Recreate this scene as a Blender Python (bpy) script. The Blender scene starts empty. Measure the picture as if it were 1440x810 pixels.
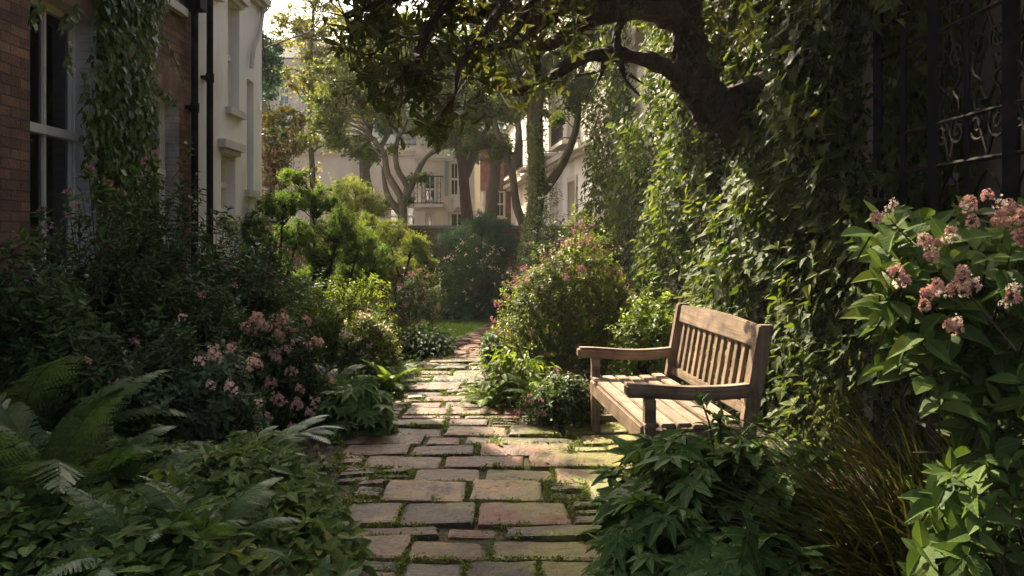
import bpy, bmesh, math, random
import numpy as np
from mathutils import Vector, Matrix
R = math.radians
rng = np.random.default_rng(7)
random.seed(7)
scene = bpy.context.scene
C = scene.collection
F = 1120.0; EYE = 1.45
def W(px, py, d):                      # a point seen at (px,py) of the photograph, d metres away
    return np.array([(px-720)/F*d, d, EYE+(335-py)/F*d])

# ---------------------------------------------------------------- objects
def link(o, parent=None):
    C.objects.link(o)
    if parent is not None: o.parent = parent
    return o
def thing(name, label, cat, loc=(0,0,0), rz=0, group=None):
    o = bpy.data.objects.new(name, None); C.objects.link(o)
    o.empty_display_size = .2
    o.location = [float(v) for v in loc]; o.rotation_euler = (0,0,rz)
    tag(o, label, cat, group); return o
def tag(o, label=None, cat=None, group=None, kind=None):
    if label: o['label'] = label
    if cat: o['category'] = cat
    if group: o['group'] = group
    if kind: o['kind'] = kind
    return o
def copy_tree(o, parent=None):
    c = o.copy(); C.objects.link(c)
    if parent is not None: c.parent = parent
    for ch in list(o.children): copy_tree(ch, c)
    return c

class MB:
    """collects polygons; becomes ONE mesh object"""
    def __init__(s): s.v=[]; s.l=[]; s.n=[]; s.uv=[]; s.m=[]; s.c=0
    def add(s, V, loops, sizes, uv=None, mat=0):
        V=np.asarray(V,float).reshape(-1,3)
        loops=np.asarray(loops,int).ravel(); sizes=np.asarray(sizes,int).ravel()
        s.v.append(V); s.l.append(loops+s.c); s.n.append(sizes); s.c+=len(V)
        s.uv.append(np.zeros((len(loops),2)) if uv is None else np.asarray(uv,float).reshape(-1,2))
        s.m.append(np.full(len(sizes),mat))
    def faces(s, V, fs, mat=0):
        s.add(V,[i for f in fs for i in f],[len(f) for f in fs],mat=mat)
    def box(s, x0,x1,y0,y1,z0,z1,mat=0):
        V=[(x0,y0,z0),(x1,y0,z0),(x1,y1,z0),(x0,y1,z0),(x0,y0,z1),(x1,y0,z1),(x1,y1,z1),(x0,y1,z1)]
        s.faces(V,[(3,2,1,0),(4,5,6,7),(0,1,5,4),(1,2,6,5),(2,3,7,6),(3,0,4,7)],mat)
    def tube(s, pts, rad, sides=8, jit=0, mat=0, smooth=3, seed=0, twist=0):
        P,Rr=spline(pts,rad,smooth); n=len(P); rg=np.random.default_rng(seed)
        T=np.gradient(P,axis=0); T/=np.linalg.norm(T,axis=1)[:,None]+1e-9
        up=np.array([0,0,1.]) if abs(T[0][2])<.9 else np.array([1.,0,0])
        a=np.linspace(0,2*np.pi,sides,endpoint=False); V=[]
        ph=rg.uniform(0,6,4)
        x=np.cross(T[0],up); x/=np.linalg.norm(x)
        for i in range(n):
            x=x-T[i]*np.dot(x,T[i]); x/=np.linalg.norm(x)+1e-9; y=np.cross(T[i],x)
            aa=a+twist*i
            rr=Rr[i]*(1+jit*(.5*np.sin(2*aa+ph[0]+i*.5)+.5*np.sin(3*aa+ph[1]-i*.37)+.35*np.sin(5*aa+ph[2]+i*.8)+.4*rg.uniform(-1,1,sides)))
            V.append(P[i]+np.outer(np.cos(a)*rr,x)+np.outer(np.sin(a)*rr,y))
        V=np.concatenate(V)
        i,j=np.meshgrid(np.arange(n-1),np.arange(sides),indexing='ij'); j2=(j+1)%sides
        q=np.stack([i*sides+j,(i)*sides+j2,(i+1)*sides+j2,(i+1)*sides+j],-1).reshape(-1,4)
        L=np.concatenate([q.ravel(),np.arange(sides)[::-1],np.arange(sides)+(n-1)*sides])
        s.add(V,L,[4]*len(q)+[sides,sides],mat=mat)
    def twigs(s, A, B, ra, rb, mat=0):   # many 3-sided prisms
        A=np.asarray(A);B=np.asarray(B);n=len(A)
        if n==0: return
        T=B-A; T/=np.linalg.norm(T,axis=1)[:,None]+1e-9
        x=np.cross(T,np.array([.3,.5,.8])); x/=np.linalg.norm(x,axis=1)[:,None]+1e-9; y=np.cross(T,x)
        V=np.zeros((n,6,3))
        for k in range(3):
            c,sn=math.cos(2.094*k),math.sin(2.094*k)
            V[:,k]=A+(x*c+y*sn)*np.reshape(ra,(-1,1)); V[:,3+k]=B+(x*c+y*sn)*np.reshape(rb,(-1,1))
        f=np.array([0,1,4,3,1,2,5,4,2,0,3,5])
        L=(np.arange(n)[:,None]*6+f).ravel()
        s.add(V.reshape(-1,3),L,[4]*(3*n),mat=mat)
    def leaves(s, P, D, N, S, tm, mat=0):
        V,L,sz,uv=tm; n=len(P)
        if n==0: return
        D=D/(np.linalg.norm(D,axis=1)[:,None]+1e-9)
        N=N-D*np.sum(D*N,1)[:,None]; N/=np.linalg.norm(N,axis=1)[:,None]+1e-9
        X=np.cross(D,N); S=np.broadcast_to(S,(n,)) if np.ndim(S)<2 else S
        # curl varies leaf by leaf
        cz=rng.uniform(.3,1.7,n)
        Vw=P[:,None,:]+S[:,None,None]*(V[None,:,0:1]*X[:,None,:]+V[None,:,1:2]*D[:,None,:]+V[None,:,2:3]*(N*cz[:,None])[:,None,:])
        Lw=(np.arange(n)[:,None]*len(V)+L[None,:]).ravel()
        s.add(Vw.reshape(-1,3),Lw,np.tile(sz,n),np.tile(uv[L],(n,1)),mat)
    def build(s, name, mats, parent=None, smooth=False, loc=None):
        me=bpy.data.meshes.new(name)
        if not isinstance(mats,(list,tuple)): mats=[mats]
        V=np.concatenate(s.v); L=np.concatenate(s.l); n=np.concatenate(s.n)
        me.vertices.add(len(V)); me.vertices.foreach_set('co',V.astype(np.float32).ravel())
        me.loops.add(len(L)); me.loops.foreach_set('vertex_index',L.astype(np.int32))
        me.polygons.add(len(n)); st=np.concatenate([[0],np.cumsum(n)[:-1]])
        me.polygons.foreach_set('loop_start',st.astype(np.int32))
        try: me.polygons.foreach_set('loop_total',n.astype(np.int32))
        except Exception: pass
        me.polygons.foreach_set('material_index',np.concatenate(s.m).astype(np.int32))
        me.polygons.foreach_set('use_smooth',np.full(len(n),bool(smooth)))
        uv=me.uv_layers.new(name='leaf'); uv.data.foreach_set('uv',np.concatenate(s.uv).astype(np.float32).ravel())
        for m in mats: me.materials.append(m)
        me.update(calc_edges=True); me.validate()
        o=bpy.data.objects.new(name,me); link(o,parent)
        if loc is not None: o.location=[float(v) for v in loc]
        return o

def spline(pts,rad,sub=3):
    P=np.array([list(p) for p in pts],float); r=np.array(rad,float)
    if r.ndim==0: r=np.full(len(P),float(r))
    if len(P)<3 or sub<=1: return P,r
    A=np.vstack([2*P[0]-P[1],P,2*P[-1]-P[-2]]); out=[];ro=[]
    for i in range(len(P)-1):
        p0,p1,p2,p3=A[i:i+4]
        for k in range(sub):
            t=k/sub
            out.append(.5*((2*p1)+(-p0+p2)*t+(2*p0-5*p1+4*p2-p3)*t*t+(-p0+3*p1-3*p2+p3)*t**3)); ro.append(r[i]*(1-t)+r[i+1]*t)
    out.append(P[-1]); ro.append(r[-1]); return np.array(out),np.array(ro)

# ---------------------------------------------------------------- leaf templates
def T_(V,fs):
    V=np.array(V,float); return V,np.array([i for f in fs for i in f]),np.array([len(f) for f in fs]),np.stack([V[:,0]+.5,V[:,1]],1)
def T_strip(ys,ws,fold=.25,curl=.12,bs=None):
    V=[];fs=[]
    for y,w,b in zip(ys,ws,ws if bs is None else bs):
        z=-curl*y*y
        V+= [(-w,y,z+fold*b),(0,y,z),(w,y,z+fold*b)]
    for i in range(len(ys)-1):
        a=3*i; fs+=[(a,a+1,a+4,a+3),(a+1,a+2,a+5,a+4)]
    return T_(V,fs)
T4=T_([(0,0,0),(-.3,.45,.1),(0,1,-.08),(.3,.45,.1)],[(0,3,2),(0,2,1)])
T4N=T_([(0,0,0),(-.14,.45,.05),(0,1,-.08),(.14,.45,.05)],[(0,3,2),(0,2,1)])
TOV=T_strip([0,.12,.35,.6,.85,1],[.012,.17,.27,.23,.1,.004],.45,.22)
TLAN=T_strip([0,.2,.5,.78,1],[.01,.11,.165,.11,.003],.5,.3)
TMAG=T_strip([0,.2,.5,.75,.9,1],[.01,.08,.16,.18,.1,.004],.4,.3)
def serr(n=7,w=.2,L=1):
    ys=[0];ws=[.012];bs=[.012]
    for i in range(n):
        t=(i+.5)/n; b=w*math.sin(math.pi*min(1,t**.8*.97+.05))**.7
        ys+=[t-.02,t+.06]; ws+=[b*1.1,b*.84]; bs+=[b,b]
    ys+=[1];ws+=[.003];bs+=[.003]; return np.array(ys)*L,np.array(ws),np.array(bs)
q_=serr(5,.23); TSER=T_strip(q_[0],q_[1],.35,.25,q_[2])
TIVY=T_([(0,.28,-.03),(0,0,0),(.22,-.12,.03),(.42,.06,.07),(.27,.3,.02),(.33,.55,.05),(.12,.62,0),(0,1,-.08),(-.12,.62,0),(-.33,.55,.05),(-.27,.3,.02),(-.42,.06,.07),(-.22,-.12,.03)],
        [(0,i,i+1) for i in range(1,12)]+[(0,12,1)])
def T_palm(nl=7,spread=150,n=5,w=.16):
    V=[];fs=[];uv=[]
    for k in range(nl):
        a=R(-spread+2*spread*k/(nl-1)); L=1-.38*abs(k-(nl-1)/2)/((nl-1)/2)
        ys,ws,bs=serr(n,w*1.0,1); b=len(V)
        for y,wd,bd in zip(ys,ws,bs):
            for sx in(-1,0,1):
                x0=sx*wd*1.0*L; y0=y*L; z=-.22*y*y+abs(sx)*bd*L*.4-.012*(k%2)*y
                V.append((x0*math.cos(a)+y0*math.sin(a),-x0*math.sin(a)+y0*math.cos(a),z)); uv.append((sx*wd+.5,y))
        for i in range(len(ys)-1):
            q=b+3*i; fs+=[(q,q+1,q+4,q+3),(q+1,q+2,q+5,q+4)]
    V=np.array(V);return V,np.array([i for f in fs for i in f]),np.array([len(f) for f in fs]),np.array(uv)
TPALM=T_palm(7,140,4,.19); TPALM5=T_palm(5,112,4,.25)
TTRI=T_palm(3,72,1,.3)
TPET=T_([(0,0,0),(-.22,.5,.1),(-.16,.9,.02),(0,1,-.1),(.16,.9,.02),(.22,.5,.1)],[(0,5,4,3),(0,3,2,1)])

def unit(n,r=None):
    r=r or rng; v=r.normal(size=(n,3)); return v/np.linalg.norm(v,axis=1)[:,None]
def nrm(v): return v/(np.linalg.norm(v,axis=1)[:,None]+1e-9)

def sprigs(mb, tips, axes, nl, size, tm, openg=(55,95), gap=.25, stem=None, stemlen=3, mat=0, smat=1, szj=.3, up=.35):
    """leaves spiral back from each tip"""
    n=len(tips); axes=nrm(axes)
    x=nrm(np.cross(axes,np.array([.31,.52,.79]))); y=np.cross(axes,x)
    ph0=rng.uniform(0,6.28,n); PP=[];DD=[];NN=[];SS=[]
    for k in range(nl):
        ph=ph0+2.4*k+rng.normal(0,.25,n); op=np.radians(openg[0]+(openg[1]-openg[0])*k/max(1,nl-1)+rng.normal(0,9,n))
        rad=x*np.cos(ph)[:,None]+y*np.sin(ph)[:,None]
        D=axes*np.cos(op)[:,None]+rad*np.sin(op)[:,None]; N=axes*np.sin(op)[:,None]-rad*np.cos(op)[:,None]
        N=N+np.array([0,0,up]); sz=size*rng.uniform(1-szj,1+szj,n)*(0.75+.35*min(1,k/3))
        PP.append(tips-axes*(gap*size*k)); DD.append(D);NN.append(N);SS.append(sz)
    mb.leaves(np.concatenate(PP),np.concatenate(DD),np.concatenate(NN),np.concatenate(SS),tm,mat)
    if stem: mb.twigs(tips-axes*(gap*size*nl+size*stemlen*rng.uniform(.4,1,n)[:,None]),tips,stem*1.6,stem*.7,smat)

def dome(n, rad, h, lobes=6, inner=.55, low=-.1, seed=0, lob=.28):
    """points (and outward dirs) through the outer part of a lumpy dome, base at origin"""
    r=np.random.default_rng(seed); u=unit(n*2,rng); u=u[u[:,2]>low][:n]
    while len(u)<n: e=unit(n); u=np.vstack([u,e[e[:,2]>low]])[:n]
    L=unit(lobes*2,r); L=L[L[:,2]>-.1][:lobes]; amp=r.uniform(.5,1,len(L))*lob
    f=np.full(n,1-lob*.6)
    for l,a in zip(L,amp): f+=a*np.exp(-(1-u@l)*9)
    d=inner+(1-inner)*rng.uniform(0,1,n)**.6
    p=u*(f*d)[:,None]; 
    p[:,0]*=rad if np.ndim(rad)==0 else rad[0]; p[:,1]*=rad if np.ndim(rad)==0 else rad[1]
    z0=min(0,low); p[:,2]=(p[:,2]-z0)/(1-z0)*h
    return p,u

# ---------------------------------------------------------------- node helpers
def mat(name):
    m=bpy.data.materials.new(name); m.use_nodes=True; nt=m.node_tree
    nt.nodes.clear(); return m,nt,nt.nodes,nt.links
def ramp(N,stops):
    r=N.new('ShaderNodeValToRGB'); e=r.color_ramp.elements
    while len(e)<len(stops): e.new(.5)
    for i,(p,c) in enumerate(stops): e[i].position=p; e[i].color=(*c,1) if len(c)==3 else c
    return r
def leafmat(name, cols, rough=.45, trans=.35, tcol=None, near=False, spec=.35, clump=2.0):
    m,nt,N,L=mat(name); out=N.new('ShaderNodeOutputMaterial')
    g=N.new('ShaderNodeNewGeometry'); k=len(cols)
    rp=ramp(N,[(i/(k-1) if k>1 else 0,c) for i,c in enumerate(cols)])
    no=N.new('ShaderNodeTexNoise'); no.inputs['Scale'].default_value=clump; no.inputs['Detail'].default_value=2
    L.new(g.outputs['Position'],no.inputs['Vector'])
    a=N.new('ShaderNodeMath'); a.operation='MULTIPLY_ADD'; a.inputs[1].default_value=.6
    b=N.new('ShaderNodeMath'); b.operation='MULTIPLY_ADD'; b.inputs[1].default_value=1.3; b.inputs[2].default_value=-.45
    L.new(no.outputs[0],b.inputs[0]); L.new(b.outputs[0],a.inputs[2]); L.new(g.outputs['Random Per Island'],a.inputs[0])
    L.new(a.outputs[0],rp.inputs[0]); col=rp.outputs[0]
    p=N.new('ShaderNodeBsdfPrincipled'); p.inputs['Roughness'].default_value=rough
    p.inputs['Specular IOR Level'].default_value=spec
    if near:
        uv=N.new('ShaderNodeUVMap'); uv.uv_map='leaf'; sp=N.new('ShaderNodeSeparateXYZ'); L.new(uv.outputs[0],sp.inputs[0])
        s1=N.new('ShaderNodeMath'); s1.operation='SUBTRACT'; s1.inputs[1].default_value=.5; L.new(sp.outputs[0],s1.inputs[0])
        ab=N.new('ShaderNodeMath'); ab.operation='ABSOLUTE'; L.new(s1.outputs[0],ab.inputs[0])
        v=N.new('ShaderNodeMath'); v.operation='MULTIPLY_ADD'; v.inputs[1].default_value=-1.1; L.new(ab.outputs[0],v.inputs[0]); L.new(sp.outputs[1],v.inputs[2])
        w=N.new('ShaderNodeMath'); w.operation='MULTIPLY'; w.inputs[1].default_value=52; L.new(v.outputs[0],w.inputs[0])
        si=N.new('ShaderNodeMath'); si.operation='SINE'; L.new(w.outputs[0],si.inputs[0])
        bu=N.new('ShaderNodeBump'); bu.inputs['Strength'].default_value=.12; bu.inputs['Distance'].default_value=.002; L.new(si.outputs[0],bu.inputs['Height']); L.new(bu.outputs[0],p.inputs['Normal'])
        lt=N.new('ShaderNodeMath'); lt.operation='LESS_THAN'; lt.inputs[1].default_value=.014; L.new(ab.outputs[0],lt.inputs[0])
        mm=N.new('ShaderNodeMath'); mm.operation='MULTIPLY'; mm.inputs[1].default_value=.4; L.new(lt.outputs[0],mm.inputs[0])
        mx=N.new('ShaderNodeMix'); mx.data_type='RGBA'; L.new(mm.outputs[0],mx.inputs[0]); L.new(col,mx.inputs[6])
        mx.inputs[7].default_value=(.22,.28,.1,1); col=mx.outputs[2]
        n2=N.new('ShaderNodeTexNoise'); n2.inputs['Scale'].default_value=60; L.new(g.outputs['Position'],n2.inputs['Vector'])
        m3=N.new('ShaderNodeMath'); m3.operation='MULTIPLY_ADD'; m3.inputs[1].default_value=.5; m3.inputs[2].default_value=rough-.25
        L.new(n2.outputs[0],m3.inputs[0]); L.new(m3.outputs[0],p.inputs['Roughness'])
    L.new(col,p.inputs['Base Color'])
    t=N.new('ShaderNodeBsdfTranslucent'); hs=N.new('ShaderNodeHueSaturation'); hs.inputs['Hue'].default_value=.485; hs.inputs['Saturation'].default_value=1.15; hs.inputs['Value'].default_value=1.7
    L.new(col,hs.inputs['Color']); L.new(hs.outputs[0],t.inputs[0])
    mx=N.new('ShaderNodeMixShader'); mx.inputs[0].default_value=trans
    L.new(p.outputs[0],mx.inputs[1]); L.new(t.outputs[0],mx.inputs[2]); L.new(mx.outputs[0],out.inputs[0]); return m
def simple(name, c1, c2=None, scale=4, rough=.8, bump=.3, bscale=None, detail=6, dist=.01, metal=0, stretch=None, spec=.3, coord='Object', stains=None):
    m,nt,N,L=mat(name); out=N.new('ShaderNodeOutputMaterial'); p=N.new('ShaderNodeBsdfPrincipled')
    p.inputs['Roughness'].default_value=rough; p.inputs['Metallic'].default_value=metal; p.inputs['Specular IOR Level'].default_value=spec
    tc=N.new('ShaderNodeTexCoord'); v=tc.outputs[coord]
    if stretch:
        mp=N.new('ShaderNodeMapping'); mp.inputs['Scale'].default_value=stretch; L.new(v,mp.inputs[0]); v=mp.outputs[0]
    no=N.new('ShaderNodeTexNoise'); no.inputs['Scale'].default_value=scale; no.inputs['Detail'].default_value=detail; no.inputs['Roughness'].default_value=.62
    L.new(v,no.inputs['Vector']); rp=ramp(N,[(.3,c1),(.7,c2 or c1)]); L.new(no.outputs[0],rp.inputs[0]); col=rp.outputs[0]
    if stains:
        n3=N.new('ShaderNodeTexNoise'); n3.inputs['Scale'].default_value=stains[1]; n3.inputs['Detail'].default_value=8; L.new(v,n3.inputs['Vector'])
        r3=ramp(N,[(.5,(0,0,0)),(.68,(1,1,1))]); L.new(n3.outputs[0],r3.inputs[0])
        mx=N.new('ShaderNodeMix'); mx.data_type='RGBA'; L.new(r3.outputs[0],mx.inputs[0]); L.new(col,mx.inputs[6]); mx.inputs[7].default_value=(*stains[0],1); col=mx.outputs[2]
    L.new(col,p.inputs['Base Color'])
    n2=N.new('ShaderNodeTexNoise'); n2.inputs['Scale'].default_value=bscale or scale*6; n2.inputs['Detail'].default_value=5; L.new(v,n2.inputs['Vector'])
    bu=N.new('ShaderNodeBump'); bu.inputs['Strength'].default_value=bump; bu.inputs['Distance'].default_value=dist; L.new(n2.outputs[0],bu.inputs['Height']); L.new(bu.outputs[0],p.inputs['Normal'])
    L.new(p.outputs[0],out.inputs[0]); return m
def brickmat(name, c1,c2,mort, sc=1.0, rough=.85, bump=.8, vertical=False):
    m,nt,N,L=mat(name); out=N.new('ShaderNodeOutputMaterial'); p=N.new('ShaderNodeBsdfPrincipled'); p.inputs['Roughness'].default_value=rough; p.inputs['Specular IOR Level'].default_value=.25
    tc=N.new('ShaderNodeTexCoord'); sp=N.new('ShaderNodeSeparateXYZ'); L.new(tc.outputs['Object'],sp.inputs[0])
    ad=N.new('ShaderNodeMath'); ad.operation='ADD'; L.new(sp.outputs[0],ad.inputs[0]); L.new(sp.outputs[1],ad.inputs[1])
    cb=N.new('ShaderNodeCombineXYZ')
    if vertical: L.new(sp.outputs[2],cb.inputs[0]); L.new(ad.outputs[0],cb.inputs[1])
    else: L.new(ad.outputs[0],cb.inputs[0]); L.new(sp.outputs[2],cb.inputs[1])
    nz=N.new('ShaderNodeTexNoise'); nz.inputs['Scale'].default_value=9; L.new(tc.outputs['Object'],nz.inputs['Vector'])
    vm=N.new('ShaderNodeVectorMath'); vm.operation='SCALE'; vm.inputs['Scale'].default_value=.012; L.new(nz.outputs['Color'],vm.inputs[0])
    va=N.new('ShaderNodeVectorMath'); L.new(cb.outputs[0],va.inputs[0]); L.new(vm.outputs[0],va.inputs[1])
    b=N.new('ShaderNodeTexBrick'); b.inputs['Scale'].default_value=1; b.inputs['Brick Width'].default_value=.225*sc; b.inputs['Row Height'].default_value=.075*sc
    b.inputs['Mortar Size'].default_value=.006*sc; b.inputs['Mortar Smooth'].default_value=.25; b.inputs['Bias'].default_value=0
    b.inputs['Color1'].default_value=(*c1,1); b.inputs['Color2'].default_value=(*c2,1); b.inputs['Mortar'].default_value=(*mort,1)
    L.new(va.outputs[0],b.inputs['Vector'])
    n2=N.new('ShaderNodeTexNoise'); n2.inputs['Scale'].default_value=3; n2.inputs['Detail'].default_value=8; L.new(tc.outputs['Object'],n2.inputs['Vector'])
    r2=ramp(N,[(.3,(.35,.33,.32)),(.7,(1.15,1.1,1.05))]); L.new(n2.outputs[0],r2.inputs[0])
    mx=N.new('ShaderNodeMix'); mx.data_type='RGBA'; mx.blend_type='MULTIPLY'; mx.inputs[0].default_value=.85; L.new(b.outputs[0],mx.inputs[6]); L.new(r2.outputs[0],mx.inputs[7]); L.new(mx.outputs[2],p.inputs['Base Color'])
    n3=N.new('ShaderNodeTexNoise'); n3.inputs['Scale'].default_value=45; n3.inputs['Detail'].default_value=6; L.new(tc.outputs['Object'],n3.inputs['Vector'])
    ma=N.new('ShaderNodeMath'); ma.operation='MULTIPLY_ADD'; ma.inputs[1].default_value=-1.3; L.new(b.outputs['Fac'],ma.inputs[0]); L.new(n3.outputs[0],ma.inputs[2])
    bu=N.new('ShaderNodeBump'); bu.inputs['Strength'].default_value=bump; bu.inputs['Distance'].default_value=.012; L.new(ma.outputs[0],bu.inputs['Height']); L.new(bu.outputs[0],p.inputs['Normal'])
    L.new(p.outputs[0],out.inputs[0]); return m
def glassmat(name):
    m,nt,N,L=mat(name); out=N.new('ShaderNodeOutputMaterial')
    t=N.new('ShaderNodeBsdfTransparent'); t.inputs[0].default_value=(.75,.78,.76,1); g=N.new('ShaderNodeBsdfGlossy'); g.inputs['Roughness'].default_value=.04; g.inputs[0].default_value=(.9,.95,1,1)
    f=N.new('ShaderNodeFresnel'); f.inputs[0].default_value=1.9; mx=N.new('ShaderNodeMixShader'); L.new(f.outputs[0],mx.inputs[0]); L.new(t.outputs[0],mx.inputs[1]); L.new(g.outputs[0],mx.inputs[2]); L.new(mx.outputs[0],out.inputs[0]); return m
# ---------------------------------------------------------------- materials
M={}
M['ivy']=leafmat('ivy_leaf',[(.012,.026,.006),(.032,.056,.010),(.075,.105,.018),(.15,.17,.035)],.6,.36,near=True,spec=.15)
M['ivyb']=leafmat('ivy_leaf_fresh',[(.04,.07,.015),(.075,.12,.025),(.13,.18,.035)],.5,.35,near=True)
M['canopy']=leafmat('canopy_leaf',[(.025,.035,.008),(.05,.06,.012),(.10,.10,.02)],.5,.25,near=True,spec=.2)
M['rhodo']=leafmat('leathery_leaf',[(.014,.034,.008),(.032,.064,.014),(.06,.10,.024)],.6,.2,near=True,spec=.12)
M['grey']=leafmat('greyish_leaf',[(.025,.055,.02),(.05,.09,.035),(.09,.13,.06)],.6,.25,spec=.15)
M['mid']=leafmat('mid_green_leaf',[(.03,.06,.015),(.055,.10,.022),(.09,.14,.035)],.5,.35)
M['cover']=leafmat('cover_leaf',[(.02,.045,.012),(.055,.095,.02),(.085,.14,.03),(.15,.17,.04)],.6,.3,near=True,spec=.13)
M['palm']=leafmat('palmate_leaf',[(.035,.07,.018),(.065,.12,.028),(.10,.16,.04)],.6,.25,near=True,spec=.14)
M['lime']=leafmat('lime_leaf',[(.07,.11,.02),(.12,.18,.03),(.2,.25,.05)],.5,.45)
M['sunbush']=leafmat('sunny_bush_leaf',[(.06,.09,.02),(.11,.15,.03),(.18,.21,.05)],.5,.5)
M['yel']=leafmat('yellow_green_leaf',[(.07,.10,.022),(.13,.165,.035),(.21,.235,.055)],.55,.4)
M['cloud']=leafmat('soft_green_leaf',[(.04,.08,.02),(.08,.13,.03),(.15,.20,.05)],.6,.45)
M['olive']=leafmat('olive_leaf',[(.035,.055,.014),(.07,.095,.02),(.13,.15,.03)],.5,.45,spec=.25)
M['gold']=leafmat('golden_leaf',[(.08,.11,.03),(.14,.15,.035),(.24,.2,.05)],.5,.5)
M['amber']=leafmat('amber_leaf',[(.06,.08,.02),(.13,.13,.025),(.24,.17,.03)],.5,.4)
M['red']=leafmat('red_leaf',[(.025,.045,.015),(.04,.06,.02),(.07,.04,.02),(.05,.075,.025),(.16,.04,.045)],.5,.35)
M['dark']=leafmat('dark_evergreen_leaf',[(.015,.035,.012),(.035,.065,.02),(.06,.09,.03)],.6,.3,spec=.15)
M['bluegreen']=leafmat('blue_green_leaf',[(.025,.06,.03),(.045,.10,.05),(.08,.15,.06)],.5,.35)
M['fern']=leafmat('fern_frond',[(.035,.07,.018),(.055,.11,.028),(.08,.14,.035)],.5,.35)
M['fernd']=leafmat('dark_fern_frond',[(.04,.075,.022),(.065,.115,.035),(.10,.145,.04)],.45,.3)
M['fernl']=leafmat('lime_fern_frond',[(.09,.14,.03),(.13,.2,.04),(.18,.24,.06)],.5,.45)
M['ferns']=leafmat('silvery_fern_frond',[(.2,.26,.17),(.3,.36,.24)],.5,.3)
M['blade']=leafmat('grass_blade',[(.02,.028,.008),(.045,.05,.012),(.10,.085,.022)],.55,.2,spec=.2)
M['straw']=leafmat('straw_blade',[(.10,.09,.04),(.17,.14,.07),(.06,.08,.025)],.55,.3)
M['turf']=leafmat('turf_blade',[(.07,.13,.018),(.11,.19,.028),(.16,.24,.04)],.5,.4)
M['moss']=leafmat('moss_leaf',[(.05,.07,.012),(.09,.13,.02),(.16,.19,.03)],.7,.3)
M['pink']=leafmat('pink_petal',[(.36,.15,.13),(.52,.29,.22),(.66,.45,.34),(.75,.62,.5)],.55,.15,spec=.2)
M['rose']=leafmat('rose_petal',[(.34,.13,.14),(.46,.2,.21),(.58,.34,.33)],.55,.15,spec=.2)
M['cream']=leafmat('cream_petal',[(.6,.45,.36),(.72,.6,.48),(.75,.7,.55)],.55,.35,spec=.2)
M['bark']=simple('brown_bark',(.02,.012,.008),(.07,.042,.028),7,.9,1,26,dist=.05,stretch=(1,1,.35))
M['barkg']=simple('grey_bark',(.035,.03,.022),(.10,.085,.06),5,.9,.8,18,dist=.03,stretch=(1,1,.4))
M['barkm']=simple('mossy_bark',(.04,.035,.018),(.10,.085,.035),5,.9,.9,18,dist=.03,stains=((.07,.09,.02),3))
M['stem']=simple('stem',(.04,.03,.015),(.08,.06,.03),12,.8,.3)
M['gstem']=simple('green_stem',(.05,.07,.02),(.09,.10,.035),12,.7,.3)
M['soil']=simple('soil',(.018,.012,.008),(.05,.035,.022),7,.95,1,40,dist=.03)
M['brick']=brickmat('old_brick',(.13,.07,.045),(.26,.145,.085),(.09,.075,.06))
M['brickv']=brickmat('arch_brick',(.2,.115,.075),(.28,.17,.11),(.2,.17,.14),vertical=True)
M['bricklow']=brickmat('garden_brick',(.06,.04,.03),(.10,.07,.05),(.05,.045,.04))
M['brickred']=brickmat('red_brick',(.17,.07,.055),(.22,.10,.075),(.16,.13,.11))
M['wbrick']=brickmat('painted_brick',(.5,.47,.41),(.58,.54,.48),(.4,.37,.32),rough=.6,bump=.5)
M['stucco']=simple('white_stucco',(.72,.66,.58),(.8,.75,.67),1.5,.8,.15,30,stains=((.5,.44,.37),1.1),stretch=(1,1,.35))
M['creamr']=simple('cream_render',(.5,.44,.36),(.62,.56,.47),1.2,.85,.2,20,stains=((.4,.34,.26),.9),stretch=(1,1,.4))
M['greyr']=simple('grey_render',(.42,.42,.40),(.55,.54,.51),1.2,.85,.2,20)
M['brownr']=simple('brown_render',(.2,.155,.11),(.3,.24,.18),2,.9,.4,20,stains=((.32,.28,.23),1.4))
M['paint']=simple('cream_paint',(.58,.53,.45),(.68,.63,.54),6,.45,.15,40)
M['sillst']=simple('stone_trim',(.45,.4,.33),(.58,.52,.44),5,.8,.3,30)
M['black']=simple('black_iron',(.006,.006,.006),(.014,.013,.012),14,.75,.25,50,spec=.15,stains=((.035,.02,.012),6))
M['slate']=simple('slate_roof',(.05,.055,.06),(.10,.10,.11),4,.7,.4,12,stretch=(1,1,6))
M['interior']=simple('dark_interior',(.02,.018,.015),(.035,.03,.025),2,.9,0)
M['curtain']=simple('curtain',(.35,.33,.29),(.5,.47,.42),1.5,.9,.5,6,dist=.05,stretch=(10,1,.2))
M['glass']=glassmat('window_glass')
M['shutter']=simple('grey_shutter',(.18,.17,.16),(.25,.24,.22),4,.7,.6,30,stretch=(.2,.2,8))
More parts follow.
